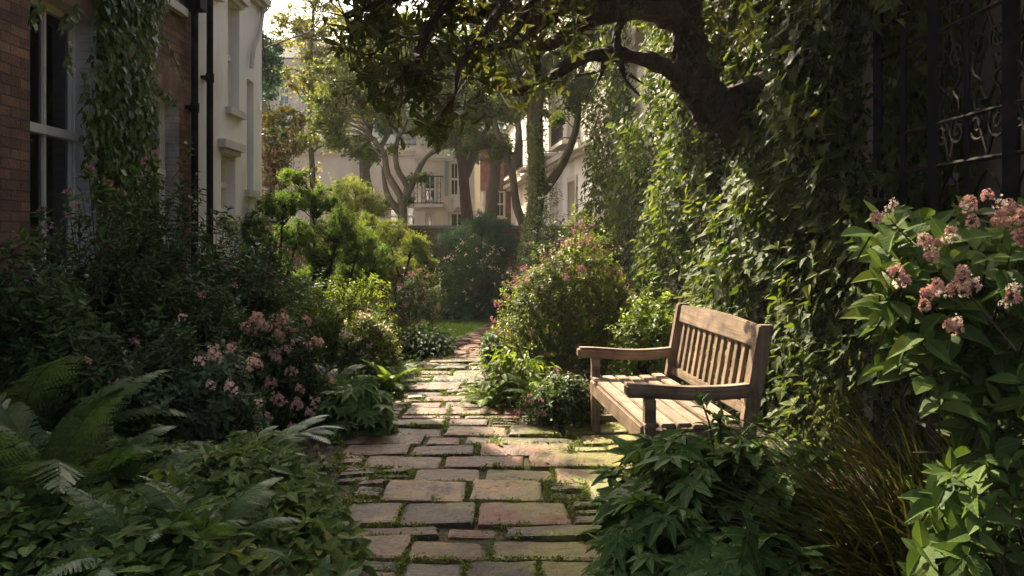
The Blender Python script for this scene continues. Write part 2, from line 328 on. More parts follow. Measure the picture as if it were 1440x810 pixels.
def woodmat(name,c1,c2,c3):
    m,nt,N,L=mat(name); out=N.new('ShaderNodeOutputMaterial'); p=N.new('ShaderNodeBsdfPrincipled'); p.inputs['Roughness'].default_value=.6; p.inputs['Specular IOR Level'].default_value=.35
    tc=N.new('ShaderNodeTexCoord'); oi=N.new('ShaderNodeObjectInfo')
    uv=N.new('ShaderNodeUVMap'); uv.uv_map='leaf'
    # uv x runs along the grain
    cb=N.new('ShaderNodeCombineXYZ'); sp=N.new('ShaderNodeSeparateXYZ'); L.new(uv.outputs[0],sp.inputs[0]); L.new(sp.outputs[0],cb.inputs[0]); L.new(sp.outputs[1],cb.inputs[1]); 
    mr=N.new('ShaderNodeMath'); mr.operation='MULTIPLY'; mr.inputs[1].default_value=40; L.new(oi.outputs['Random'],mr.inputs[0]); L.new(mr.outputs[0],cb.inputs[2])
    mp=N.new('ShaderNodeMapping'); mp.inputs['Scale'].default_value=(1.2,22,1); L.new(cb.outputs[0],mp.inputs[0])
    no=N.new('ShaderNodeTexNoise'); no.inputs['Scale'].default_value=2.2; no.inputs['Detail'].default_value=9; no.inputs['Roughness'].default_value=.7; no.inputs['Distortion'].default_value=.6; L.new(mp.outputs[0],no.inputs['Vector'])
    rp=ramp(N,[(.28,c1),(.5,c2),(.72,c3)]); L.new(no.outputs[0],rp.inputs[0])
    n2=N.new('ShaderNodeTexNoise'); n2.inputs['Scale'].default_value=7; n2.inputs['Detail'].default_value=7; L.new(tc.outputs['Object'],n2.inputs['Vector'])
    r2=ramp(N,[(.33,(.32,.31,.30)),(.5,(.85,.85,.85)),(.66,(1.05,1.08,1.1))]); L.new(n2.outputs[0],r2.inputs[0])
    mx=N.new('ShaderNodeMix'); mx.data_type='RGBA'; mx.blend_type='MULTIPLY'; mx.inputs[0].default_value=.8; L.new(rp.outputs[0],mx.inputs[6]); L.new(r2.outputs[0],mx.inputs[7])
    hv=N.new('ShaderNodeHueSaturation'); vv=N.new('ShaderNodeMath'); vv.operation='MULTIPLY_ADD'; vv.inputs[1].default_value=.35; vv.inputs[2].default_value=.82; L.new(oi.outputs['Random'],vv.inputs[0]); L.new(vv.outputs[0],hv.inputs['Value']); L.new(mx.outputs[2],hv.inputs['Color'])
    L.new(hv.outputs[0],p.inputs['Base Color'])
    bu=N.new('ShaderNodeBump'); bu.inputs['Strength'].default_value=.5; bu.inputs['Distance'].default_value=.004; L.new(no.outputs[0],bu.inputs['Height']); L.new(bu.outputs[0],p.inputs['Normal'])
    L.new(p.outputs[0],out.inputs[0]); return m
M['wood']=woodmat('weathered_teak',(.10,.065,.04),(.22,.15,.095),(.34,.255,.17))
def stonemat():
    m,nt,N,L=mat('paving_stone'); out=N.new('ShaderNodeOutputMaterial'); p=N.new('ShaderNodeBsdfPrincipled')
    g=N.new('ShaderNodeNewGeometry')
    rp=ramp(N,[(0,(.06,.038,.02)),(.14,(.12,.07,.033)),(.3,(.17,.112,.055)),(.46,(.085,.075,.048)),(.6,(.15,.056,.027)),(.74,(.075,.045,.024)),(.86,(.23,.155,.075)),(.95,(.14,.115,.075))]); L.new(g.outputs['Random Per Island'],rp.inputs[0]); rp.color_ramp.interpolation='CONSTANT'
    n1=N.new('ShaderNodeTexNoise'); n1.inputs['Scale'].default_value=7; n1.inputs['Detail'].default_value=12; n1.inputs['Roughness'].default_value=.78; n1.inputs['Distortion'].default_value=.5; L.new(g.outputs['Position'],n1.inputs['Vector'])
    r1=ramp(N,[(.3,(.28,.26,.25)),(.46,(.75,.73,.7)),(.58,(1.05,1.03,1)),(.72,(1.5,1.42,1.3))]); L.new(n1.outputs[0],r1.inputs[0])
    mx=N.new('ShaderNodeMix'); mx.data_type='RGBA'; mx.blend_type='MULTIPLY'; mx.inputs[0].default_value=.9; L.new(rp.outputs[0],mx.inputs[6]); L.new(r1.outputs[0],mx.inputs[7])
    # damp stains, pits and pale lichen
    for sc,st in((1.6,[(.40,(.5,.48,.45)),(.56,(1.1,1.08,1.05))]),(17,[(.36,(.3,.28,.26)),(.47,(1,1,1)),(.62,(1,1,1)),(.7,(1.55,1.5,1.35))])):
        nn=N.new('ShaderNodeTexNoise'); nn.inputs['Scale'].default_value=sc; nn.inputs['Detail'].default_value=6; nn.inputs['Distortion'].default_value=1.0; L.new(g.outputs['Position'],nn.inputs['Vector'])
        rr=ramp(N,st); L.new(nn.outputs[0],rr.inputs[0]); mq=N.new('ShaderNodeMix'); mq.data_type='RGBA'; mq.blend_type='MULTIPLY'; mq.inputs[0].default_value=1; L.new(mx.outputs[2],mq.inputs[6]); L.new(rr.outputs[0],mq.inputs[7]); mx=mq
    # moss grows on the bench side
    n2=N.new('ShaderNodeTexNoise'); n2.inputs['Scale'].default_value=2.2; n2.inputs['Detail'].default_value=9; n2.inputs['Roughness'].default_value=.65; L.new(g.outputs['Position'],n2.inputs['Vector'])
    sp=N.new('ShaderNodeSeparateXYZ'); L.new(g.outputs['Position'],sp.inputs[0])
    mr=N.new('ShaderNodeMapRange'); mr.inputs[1].default_value=-.4; mr.inputs[2].default_value=.6; mr.inputs[3].default_value=-.13; mr.inputs[4].default_value=.15; L.new(sp.outputs[0],mr.inputs[0])
    ad=N.new('ShaderNodeMath'); L.new(n2.outputs[0],ad.inputs[0]); L.new(mr.outputs[0],ad.inputs[1])
    r2=ramp(N,[(.47,(0,0,0)),(.62,(1,1,1))]); L.new(ad.outputs[0],r2.inputs[0])
    mm=N.new('ShaderNodeMath'); mm.operation='MULTIPLY'; mm.inputs[1].default_value=.75; L.new(r2.outputs[0],mm.inputs[0])
    m2=N.new('ShaderNodeMix'); m2.data_type='RGBA'; L.new(mm.outputs[0],m2.inputs[0]); L.new(mx.outputs[2],m2.inputs[6]); m2.inputs[7].default_value=(.16,.165,.014,1)
    L.new(m2.outputs[2],p.inputs['Base Color'])
    r3=ramp(N,[(.35,(.25,.25,.25)),(.65,(.7,.7,.7))]); L.new(n1.outputs[0],r3.inputs[0]); L.new(r3.outputs[0],p.inputs['Roughness']); p.inputs['Specular IOR Level'].default_value=.28
    n4=N.new('ShaderNodeTexNoise'); n4.inputs['Scale'].default_value=28; n4.inputs['Detail'].default_value=8; n4.inputs['Roughness'].default_value=.65; L.new(g.outputs['Position'],n4.inputs['Vector'])
    bu=N.new('ShaderNodeBump'); bu.inputs['Strength'].default_value=.9; bu.inputs['Distance'].default_value=.02; L.new(n4.outputs[0],bu.inputs['Height']); L.new(bu.outputs[0],p.inputs['Normal'])
    L.new(p.outputs[0],out.inputs[0]); return m
M['stone']=stonemat()
M['setts']=simple('brown_setts',(.10,.055,.035),(.21,.12,.08),5,.8,.6,30,coord='Object')
# ---------------------------------------------------------------- the setting
def sheet(name, pts, z, m, kind='structure'):
    mb=MB(); mb.faces([(x,y,z) for x,y in pts],[tuple(range(len(pts)))]); o=mb.build(name,m); tag(o,kind=kind); return o
sheet('ground',[(-150,-100),(150,-100),(150,200),(-150,200)],0,M['soil'])
def turfmat():
    return simple('lawn_turf',(.07,.12,.015),(.12,.18,.03),3,.9,.6,90,dist=.02)
M['lawn']=turfmat()
sheet('lawn',[(-7,10.9),(-1.0,10.9),(-.62,12),(-.42,13.2),(-.2,14.4),(3,15.2),(3,17.3),(-7,17.3)],.004,M['lawn'])
# beaten earth and moss under the paving
def pathL(z): return np.interp(z,[2.2,3.4,4.45,5.2,6.2,6.8,7.6,9.3,9.8],[-.75,-.72,-.98,-1.2,-1.12,-1.0,-1.0,-1.0,-.98])
def pathR(z): return np.interp(z,[2.2,3.4,4.3,4.7,5.3,6.3,6.6,7.0,9.3,9.8],[.42,.42,.52,.9,1.05,1.0,.7,-.2,-.34,-.34])
zs=np.linspace(2.2,9.8,24)
sheet('path_bed',[(float(pathL(z))-.05,float(z)) for z in zs]+[(float(pathR(z))+.05,float(z)) for z in zs[::-1]],.008,
      simple('path_bed_earth',(.03,.025,.012),(.06,.06,.018),9,.95,1,50,dist=.02,coord='Object'))
mb=MB(); z=2.25; joints=[]
rs=np.random.default_rng(11)
def stone(mb,x0,x1,y0,y1,zt,rg):
    nx=max(4,int((x1-x0)/.07)); ny=4
    xs=np.r_[x0,x0+.012,np.linspace(x0+.03,x1-.03,nx),x1-.012,x1]; ys=np.r_[y0,y0+.012,np.linspace(y0+.03,y1-.03,ny),y1-.012,y1]
    X,Y=np.meshgrid(xs,ys,indexing='ij'); nX,nY=X.shape
    tx,ty=rg.uniform(-.016,.016,2)
    Z=zt+tx*(X-x0)/(x1-x0)+ty*(Y-y0)/(y1-y0)+rg.normal(0,.0011,X.shape)
    Z[0,:]-=.045;Z[-1,:]-=.045;Z[:,0]-=.045;Z[:,-1]-=.045
    Z[1,1:-1]-=.004;Z[-2,1:-1]-=.004;Z[1:-1,1]-=.004;Z[1:-1,-2]-=.004
    # worn outline
    ax=np.cumsum(rg.normal(0,.005,nY)); ax-=np.linspace(0,ax[-1],nY); bx=np.cumsum(rg.normal(0,.005,nY))*.8
    ay=np.cumsum(rg.normal(0,.0048,nX)); ay-=np.linspace(0,ay[-1],nX); by=np.cumsum(rg.normal(0,.0045,nX)); by-=np.linspace(0,by[-1],nX)
    wx=(X-x0)/(x1-x0); wy=(Y-y0)/(y1-y0)
    X=X+ax[None,:]*(1-wx)+bx[None,:]*wx; Y=Y+ay[:,None]*(1-wy)+by[:,None]*wy
    # knocked-off corners
    for (ci,cj,sx,sy) in((0,0,1,1),(-1,0,-1,1),(0,-1,1,-1),(-1,-1,-1,-1)):
        if rg.random()<.7:
            q=rg.uniform(.008,.045); X[ci,cj]+=sx*q; Y[ci,cj]+=sy*q*.6
    i,j=np.meshgrid(np.arange(nX-1),np.arange(nY-1),indexing='ij')
    f=np.stack([i*nY+j,(i+1)*nY+j,(i+1)*nY+j+1,i*nY+j+1],-1).reshape(-1,4)
    mb.add(np.stack([X,Y,Z],-1).reshape(-1,3),f.ravel(),[4]*len(f))
row=0; skew=0
while z<9.55:
    d=rs.choice([rs.uniform(.11,.15),rs.uniform(.24,.36)],p=[.2,.8]) if z<5 else rs.choice([rs.uniform(.10,.14),rs.uniform(.19,.29)],p=[.25,.75])
    x=float(pathL(z))+rs.uniform(-.04,.06); xe=float(pathR(z+d/2))
    # slim edging stones at the left
    while x<xe-.08:
        edge=(x<float(pathL(z))+.1 or xe-x<.32) and rs.random()<.75
        w=rs.uniform(.14,.22) if edge else rs.choice([rs.uniform(.2,.34),rs.uniform(.34,.52),rs.uniform(.5,.68)],p=[.35,.5,.15])
        if xe-(x+w)<.14: w=xe-x
        w=min(w,.85)
        g=rs.uniform(.005,.017)
        if w<.24 and d>.16:
            k=max(2,int(d/.085)); hh=d/k
            for q in range(k): stone(mb,x+g/2,x+w-g/2,z+q*hh+g/2,z+(q+1)*hh-g/2,.03+rs.uniform(-.006,.008),rs); joints.append((x,x+w,z+q*hh,z+q*hh))
        else: stone(mb,x+g/2,x+w-g/2,z+g/2,z+d-g/2,.03+rs.uniform(-.006,.008),rs)
        joints.append((x,x+w,z,z)); joints.append((x,x,z,z+d)); x+=w
    z+=d; row+=1
o=mb.build('path',M['stone']); tag(o,kind='structure')
# moss and tiny weeds in the joints
mb=MB(); P=[];Sx=[]
for (x0,x1,y0,y1) in joints:
    n=int(230*math.hypot(x1-x0,y1-y0)); t=rs.uniform(0,1,n)
    q=np.stack([x0+(x1-x0)*t,y0+(y1-y0)*t,np.zeros(n)],1)
    dens=.5+.5*np.sin(q[:,0]*7.3+1.3*np.sin(q[:,1]*4.1))*np.sin(q[:,1]*5.7+2*np.sin(q[:,0]*3.3))
    keep=rs.random(n)<np.clip(dens*2.2-.65,0.08,1); q=q[keep]; q[:,:2]+=rs.normal(0,.007,(len(q),2)); P.append(q)
P=np.concatenate(P); n=len(P); 
for rep,(hz,sz) in enumerate([(.014,.014),(.022,.016),(.032,.015)]):
    Q=P.copy(); Q[:,2]=hz+rs.uniform(-.008,.008,n); Q[:,:2]+=rs.normal(0,.006,(n,2))
    D=unit(n); D[:,2]=abs(D[:,2])*.8; mb.leaves(Q,D,unit(n)+np.array([0,0,1.]),rs.uniform(.6,1.3,n)*sz,T4)
k=rs.choice(n,150,replace=False)        # small rosettes
for i in k:
    m_=rs.integers(7,22); a=rs.uniform(0,6.28,m_); sc=rs.uniform(.5,1.1)*(1.5 if rs.random()<.15 else 1)
    D=np.stack([np.cos(a),np.sin(a),rs.uniform(.1,1.2,m_)],1); mb.leaves(np.tile(P[i]+[0,0,.022],(m_,1))+D*.012*sc+rs.normal(0,.014*sc,(m_,3))*[1,1,.3],D,unit(m_)*.3+[0,0,1.],rs.uniform(.014,.032,m_)*sc,TOV)
mb.leaves(*(lambda q:(q,unit(len(q))*[1,1,.4],unit(len(q))*.5+[0,0,1.],rs.uniform(.01,.028,len(q))))(np.concatenate([P[rs.choice(n,2500)]+rs.normal(0,.02,(2500,3))*[1,1,0]+[0,0,.038]])),T4)
o=mb.build('moss',M['moss']); tag(o,kind='stuff',label='bright green moss and tiny weeds growing in the joints of the stone path')
# farther part: narrow brown setts curving to the right
mb=MB(); z=9.62
def fL(z): return float(np.interp(z,[9.6,10.5,11.5,12.8,14.5,16.5],[-.98,-.86,-.72,-.52,-.2,.6]))
def fR(z): return float(np.interp(z,[9.6,10.5,11.5,12.8,14.5,16.5],[-.34,-.3,-.2,-.02,.5,1.6]))
while z<16:
    x=fL(z)+rs.uniform(-.03,.03)
    while x<fR(z):
        w=rs.uniform(.16,.24); stone(mb,x+.005,x+w-.005,z+.005,z+.095,.02+rs.uniform(-.003,.003),rs); x+=w
    z+=.1
o=mb.build('brick_path',M['setts']); tag(o,kind='structure')
# turf blades
mb=MB(); n=26000; q=np.stack([rs.uniform(-4,2.6,n),10.95+rs.uniform(0,1,n)**1.3*6,np.full(n,.004)],1)
ed=np.interp(q[:,1],[10.9,12,13.2,14.4,15.2],[-1.0,-.64,-.44,-.22,3]); q=q[q[:,0]<ed]; n=len(q)
mb.leaves(q,unit(n)*.5+[0,0,1.],unit(n),rs.uniform(.03,.06,n),T4N); o=mb.build('grass',M['turf']); tag(o,kind='stuff',label='short mown green grass of the lawn at the end of the path')
# fallen leaves on the soil and paving
mb=MB(); n=5000; q=np.stack([rs.uniform(-3.5,2.4,n),rs.uniform(2,12,n),rs.uniform(.006,.02,n)],1)
onp=(q[:,0]>pathL(q[:,1]))&(q[:,0]<pathR(q[:,1])); q=q[~onp|(rs.random(n)<.05)]; onp=(q[:,0]>pathL(q[:,1]))&(q[:,0]<pathR(q[:,1])); q[onp,2]=.042; n=len(q)
mb.leaves(q,unit(n)*[1,1,.15],unit(n)*.25+[0,0,1.],rs.uniform(.02,.045,n),TOV); o=mb.build('leaf_litter',leafmat('dry_leaf',[(.05,.03,.015),(.12,.07,.03),(.16,.11,.05)],.8,.1)); tag(o,kind='stuff',label='small dry brown fallen leaves scattered on the soil')

# ---------------------------------------------------------------- houses
def window(parent, u,v,w,h, rec=.2, arch=0, sill=True, bars=1, curtain=0, rail=.5, head=None, box=None, panemat=None, name='window', frame=.065, white=True):
    m=M['paint']; mb=MB(); f=frame; y0=rec; y1=rec+.07
    mb.box(u,u+f,y0,y1,v,v+h); mb.box(u+w-f,u+w,y0,y1,v,v+h); mb.box(u+f,u+w-f,y0,y1,v+h-f,v+h); mb.box(u+f,u+w-f,y0,y1,v,v+f*1.2)
    zr=v+h*rail; mb.box(u+f,u+w-f,y0-.035,y1-.003,zr-.035,zr+.035)
    for b in range(bars):
        x=u+w*(b+1)/(bars+1); mb.box(x-.014,x+.014,y0+.015,y1-.01,v+f*1.2,zr-.035); mb.box(x-.014,x+.014,y0+.015,y1-.01,zr+.035,v+h-f)
    # inner sash borders
    for (a,b2) in((v+f*1.2,zr-.035),(zr+.035,v+h-f)):
        mb.box(u+f,u+f+.04,y0+.012,y1-.012,a,b2); mb.box(u+w-f-.04,u+w-f,y0+.012,y1-.012,a,b2)
    o=mb.build(name,m,parent)
    g=MB(); g.box(u+f,u+w-f,y1-.03,y1-.024,v+f,v+h-f); g.build('pane',panemat or M['glass'],o)
    if sill:
        s=MB(); s.box(u-.08,u+w+.08,-.07,rec-.002,v-.09,v-.002); s.build('sill',M['sillst'],o)
    if curtain:
        c=MB(); n=24; xs=np.linspace(u+f,u+f+(w-2*f)*curtain,n); V=[]
        for i,x in enumerate(xs): yy=y1+.1+.025*math.sin(i*2.1); V+=[(x,yy,v+.02),(x,yy,v+h-.02)]
        c.faces(V,[(2*i,2*i+2,2*i+3,2*i+1) for i in range(n-1)]); c.build('curtain',M['curtain'],o)
    if head:
        a=MB(); a.box(u-.12,u+w+.12,-.10,-.002,v+h+.06,v+h+.16); a.box(u-.06,u+w+.06,-.05,-.002,v+h+.002,v+h+.058); a.build('hood',M['sillst'],o)
    return o
def house(name,label,cat,loc,rz,L,H,Dp,wm,wins,rec=.2,roof=None,cornice=None,group=None,base=None):
    t=thing(name,label,cat,loc,rz,group); mb=MB()
    us=sorted({0,L,*[w['u'] for w in wins],*[w['u']+w['w'] for w in wins]}); vs=sorted({0,H,*[w['v'] for w in wins],*[w['v']+w['h'] for w in wins]})
    for i in range(len(us)-1):
        for j in range(len(vs)-1):
            cu=(us[i]+us[i+1])/2; cv=(vs[j]+vs[j+1])/2
            if any(w['u']<cu<w['u']+w['w'] and w['v']<cv<w['v']+w['h'] for w in wins): continue
            mb.faces([(us[i],0,vs[j]),(us[i+1],0,vs[j]),(us[i+1],0,vs[j+1]),(us[i],0,vs[j+1])],[(0,1,2,3)])
    mb.faces([(0,0,0),(L,0,0),(L,Dp,0),(0,Dp,0),(0,0,H),(L,0,H),(L,Dp,H),(0,Dp,H)],[(1,2,6,5),(2,3,7,6),(3,0,4,7),(4,5,6,7)])
    for w in wins:
        u,v,a,b=w['u'],w['v'],w['w'],w['h']; e=u+a; f=v+b; y=rec+.08
        mm=1 if w.get('white') else 0
        mb.faces([(u,0,v),(u,y,v),(u,y,f),(u,0,f)],[(0,1,2,3)],mm); mb.faces([(e,0,v),(e,0,f),(e,y,f),(e,y,v)],[(0,1,2,3)],mm)
        mb.faces([(u,0,f),(u,y,f),(e,y,f),(e,0,f)],[(0,1,2,3)],mm); mb.faces([(u,0,v),(e,0,v),(e,y,v),(u,y,v)],[(0,1,2,3)],mm)
        y2=rec+1.2   # dark room behind
        mb.faces([(u,y,v),(e,y,v),(e,y,f),(u,y,f),(u,y2,v),(e,y2,v),(e,y2,f),(u,y2,f)],[(4,5,6,7),(0,4,7,3),(1,2,6,5),(3,7,6,2),(0,1,5,4)],2)
    mb.build('wall',[wm,M['wbrick'],M['interior']],t)
    for w in wins: 
        k={q:w[q] for q in w if q not in('u','v','w','h','white','arch','balcony','surround')}
        wo=window(t,w['u'],w['v'],w['w'],w['h'],rec=rec,**k)
        if w.get('arch'):        # segmental arch of upright bricks over the opening
            a=MB(); u,e,f=w['u']-.12,w['u']+w['w']+.12,w['v']+w['h']; rise=w['arch']; n=12; V=[]
            for i in range(n+1):
                s=i/n; x=u+(e-u)*s; zl=f-rise+rise*(1-(2*s-1)**2); zt=f+.28+.05*(1-(2*s-1)**2); V+=[(x,-.004,zl),(x,-.004,zt),(x,rec-.003,zl)]
            a.faces(V,[(3*i,3*i+3,3*i+4,3*i+1) for i in range(n)],0); a.faces(V,[(3*i,3*i+2,3*i+5,3*i+3) for i in range(n)],1); a.build('arch',[M['brickv'],M['sillst']],wo)
        if w.get('surround'):
            a=MB(); u,e,v,f=w['u'],w['u']+w['w'],w['v'],w['v']+w['h']; q=.14
            a.box(u-q,u-.002,-.05,-.002,v-.002,f+q); a.box(e+.002,e+q,-.05,-.002,v-.002,f+q); a.box(u-.002,e+.002,-.048,-.002,f+.002,f+q); a.build('surround',M['sillst'],wo)
        if w.get('balcony'):
            b=MB(); u,e,v=w['u']-.25,w['u']+w['w']+.25,w['v']; dpt=.5
            b.box(u,e,-dpt,-.002,v-.1,v-.002,1); ht=.95
            for zz in(v+.05,v+ht): b.tube([(u,-.02,zz),(u,-dpt+.03,zz),(e,-dpt+.03,zz),(e,-.02,zz)],.018,5,smooth=1)
            for k2 in range(int((e-u)/.13)+1):
                x=u+.02+k2*.13; b.tube([(x,-dpt+.03,v),(x,-dpt+.03,v+ht)],.011,4,smooth=1)
                if k2%2==0: 
                    for zc in (v+.3,v+.65): b.tube([(x+.065+.06*math.cos(q),-dpt+.03,zc+.1*math.sin(q)) for q in np.linspace(0,6.28,9)],.008,3,smooth=1)
            b.build('balcony',[M['black'],M['sillst']],t)
    if cornice:
        for (z0,pr,hh) in cornice:
            c=MB(); c.box(-.05,L+.05,-pr,-.002,z0,z0+hh); c.box(-.03,L+.03,-pr*.6,-.002,z0-hh*.6,z0-.002); c.build('cornice',M['sillst'],t)
    if roof:
        r=MB(); o_=.25; r.faces([(-o_,-o_,H),(L+o_,-o_,H),(L+o_,Dp+o_,H),(-o_,Dp+o_,H),(-o_+.9,1.3,H+roof),(L+o_-.9,1.3,H+roof),(L+o_-.9,Dp-1.3,H+roof),(-o_+.9,Dp-1.3,H+roof)],
            [(0,1,5,4),(1,2,6,5),(2,3,7,6),(3,0,4,7),(4,5,6,7),(3,2,1,0)])
        for v in r.v: v[:4,2]+=.004
        ro=r.build('roof',M['slate'],t)
        if L>5:
            c=MB(); c.box(L*.7,L*.7+.9,1.4,2.0,H+roof*.6,H+roof+1.1); c.box(L*.7-.05,L*.7+.95,1.35,2.05,H+roof+1.102,H+roof+1.2); c.build('chimney',M['brick'],ro)
    return t
XW=-3.6
BR=house('brick_house','old brown brick house with painted sash windows and ivy beside the garden','house',(XW,1.0,0),R(90),8.05,8.5,6,M['brick'],[
    dict(u=4.95,v=1.15,w=.95,h=2.2,bars=1,arch=.12,white=1,curtain=.0,rail=.53),
    dict(u=6.83,v=1.25,w=.78,h=1.72,bars=1,arch=.12,white=1,curtain=.9,rail=.52),
    dict(u=6.83,v=3.95,w=.78,h=1.7,bars=1,arch=.12,white=1,curtain=.3),
    dict(u=4.95,v=4.3,w=.95,h=2.0,bars=1,arch=.12,white=1),
    dict(u=2.2,v=1.15,w=.95,h=2.2,bars=1,arch=.12,white=1,curtain=.4)],rec=.15)
def downpipe(parent,x,y,top,r,brk,name='downpipe'):
    p=MB(); p.tube([(x,y,.05),(x,y,top)],r,14,smooth=1)
    for zz in brk: p.tube([(x,y,zz-.05),(x,y,zz+.05)],r*1.25,14,smooth=1); p.box(x-r*2.1,x+r*2.1,y-.01,-.001,zz-.016,zz+.016)
    o=p.build(name,M['black'],parent,smooth=False); return o
d=downpipe(BR,7.84,-.08,8.3,.038,[.9,2.9,4.6,6.4])
h=MB(); h.box(7.74,7.94,-.18,-.01,3.98,4.2); h.build('rainwater_hopper',M['black'],d)
WH=house('white_house','tall white stucco house with stone trims next to the brown brick house','house',(XW+.03,9.06,0),R(90),2.3,8.6,6,M['stucco'],[
    dict(u=.95,v=3.1,w=.42,h=1.35,bars=0,head=1,surround=0),
    dict(u=.72,v=1.75,w=.5,h=.75,bars=0,head=1),
    dict(u=1.66,v=2.1,w=.28,h=1.5,bars=0,sill=True),
    dict(u=.95,v=5.3,w=.6,h=1.5,bars=0,head=1)],rec=.12,cornice=[(4.75,.12,.1),(7.9,.3,.25)])
downpipe(WH,.14,-.08,8.3,.038,[1.2,3.3,4.35,5.8])
b=MB(); b.tube([(2.2,-.06,4.7),(2.0,-.06,4.3),(1.75,-.06,4.0),(1.7,-.05,3.75)],.03,8); b.tube([(2.2,-.06,3.4),(2.25,-.06,3.25)],.03,8,smooth=1); b.build('moulding',M['sillst'],WH)
b=MB(); b.box(.42,.6,-.16,-.002,4.55,4.64); b.box(.45,.57,-.1,-.002,4.3,4.548); b.build('bracket',M['sillst'],WH)
# ivy-clad house on the right
LW=10.6; ang=math.atan2(.62,10.6)
RH=house('rendered_house','tall cream rendered house almost hidden by ivy behind the bench','house',(1.78,15.9,0),R(-90)-(-ang),LW,6.6,5,M['creamr'],[
    dict(u=3.2,v=4.3,w=.8,h=1.6,bars=1),dict(u=7.2,v=4.6,w=.8,h=1.6,bars=1)],rec=.15)
SH=house('side_house','dim brown rendered house wall with pale window behind the black iron screen','house',(3.0,5.32,0),R(-90),4.6,5.4,4,M['brownr'],[
    dict(u=1.0,v=.9,w=.75,h=1.55,bars=1,curtain=.9,rail=.5)],rec=.1)
b=MB(); b.box(-9,2.2,17.5,17.8,0,1.66); gw=b.build('garden_wall',M['bricklow']); tag(gw,label='low dark brick garden wall across the far end of the lawn',cat='wall')
b=MB(); b.box(-9.04,2.24,17.46,17.84,1.662,1.73); b.build('coping',M['slate'],gw)
W2=lambda **k:k
CH=house('cream_house','long low cream house with a slate roof beyond the far garden wall','house',(-9.6,30,0),0,6.3,4.95,6,M['creamr'],[
    dict(u=2.6,v=2.2,w=.6,h=1.0,panemat=None),dict(u=3.9,v=2.3,w=.6,h=1.1),dict(u=.8,v=2.2,w=.7,h=1.1),dict(u=4.9,v=1.9,w=1.1,h=.75,bars=2)],roof=1.5,cornice=[(4.7,.2,.22)])
BH=house('bay_house','cream house with shuttered windows, balcony and small bay beyond the garden wall','house',(-3.3,27.5,0),0,2.0,7.4,5,M['creamr'],[
    dict(u=.2,v=2.6,w=.5,h=1.1,balcony=1),dict(u=1.1,v=2.9,w=.4,h=1.2),dict(u=1.1,v=1.3,w=.6,h=1.05,surround=1),dict(u=.3,v=1.3,w=.3,h=1.0),
    dict(u=.2,v=4.7,w=.5,h=1.4),dict(u=1.1,v=4.7,w=.5,h=1.4)],rec=.15,roof=1.2,cornice=[(4.2,.15,.15),(7.1,.25,.25)])
b=MB()
for u0 in(.98,1.52): b.box(u0,u0+.12,-.06,-.003,2.9,4.1)
b.build('shutter',M['shutter'],BH)
b=MB(); b.faces([(1.25,-.002,2.35),(2.0,-.002,2.35),(1.85,-.5,2.5),(1.4,-.5,2.5),(1.25,-.002,2.8),(2.0,-.002,2.8),(1.85,-.5,2.8),(1.4,-.5,2.8)],[(0,3,2,1),(3,7,6,2),(0,4,7,3),(1,2,6,5),(4,5,6,7)]); b.build('bay',M['sillst'],BH)
house('red_brick_house','small red brick house seen between the far tree trunks','house',(-2.1,36,0),0,2.1,5.6,6,M['brickred'],[
    dict(u=.4,v=2.4,w=.5,h=1.2),dict(u=1.3,v=2.4,w=.5,h=1.2)],roof=1.2)
BW=house('brown_house','narrow brown house with tall windows left of the white balcony house','house',(-1.4,40.2,0),R(-66),4.4,6.2,4,M['brickred'],[
    dict(u=.6,v=2.2,w=.6,h=1.4),dict(u=1.9,v=2.2,w=.6,h=1.4),dict(u=3.2,v=2.2,w=.6,h=1.4)],roof=.8)
a2=math.atan2(2.35,19.6)
house('balcony_house','white house with iron balconies seen in perspective past the ivy wall','house',(-.35,38.5,0),R(-90)+a2,19.2,9.5,3,M['stucco'],[
    dict(u=13.4,v=1.95,w=1.0,h=1.05,surround=1,bars=2),dict(u=16.4,v=1.95,w=1.0,h=1.05,surround=1,bars=2),dict(u=10.4,v=1.95,w=.9,h=1.05,bars=2),
    dict(u=13.2,v=4.0,w=1.3,h=2.0,balcony=1,surround=1,bars=2),dict(u=16.4,v=4.0,w=1.3,h=2.0,balcony=1,surround=1,bars=2),dict(u=8.6,v=4.0,w=1.2,h=2.0,balcony=1,surround=1),dict(u=4.4,v=4.0,w=1.2,h=2.0,balcony=1,surround=1),
    dict(u=13.2,v=7.0,w=1.2,h=1.5),dict(u=16.4,v=7.0,w=1.2,h=1.5),dict(u=8.6,v=7.0,w=1.2,h=1.5)],rec=.15,cornice=[(3.65,.35,.14),(6.5,.15,.15),(9.1,.3,.3)])
house('tall_brick_house','tall pale brick house far off with rows of windows under a blue slate roof','house',(-20,45,0),0,10.5,11.6,8,M['creamr'],
    [dict(u=5.2+1.25*i,v=v,w=.65,h=1.3,hood=None) if 0 else dict(u=.8+1.2*i,v=v,w=.62,h=1.25) for i in range(8) for v in(4.2,6.6,9.0)],rec=.12,roof=1.4,cornice=[(11.2,.25,.3)])
house('grey_house','hazy grey house rising behind the low cream house','house',(-9.3,44,0),0,9.6,9.6,8,M['greyr'],
    [dict(u=.7+1.5*i,v=v,w=.7,h=1.3) for i in range(6) for v in(4.6,7.2)],rec=.12,roof=1.6,cornice=[(9.2,.25,.3)])
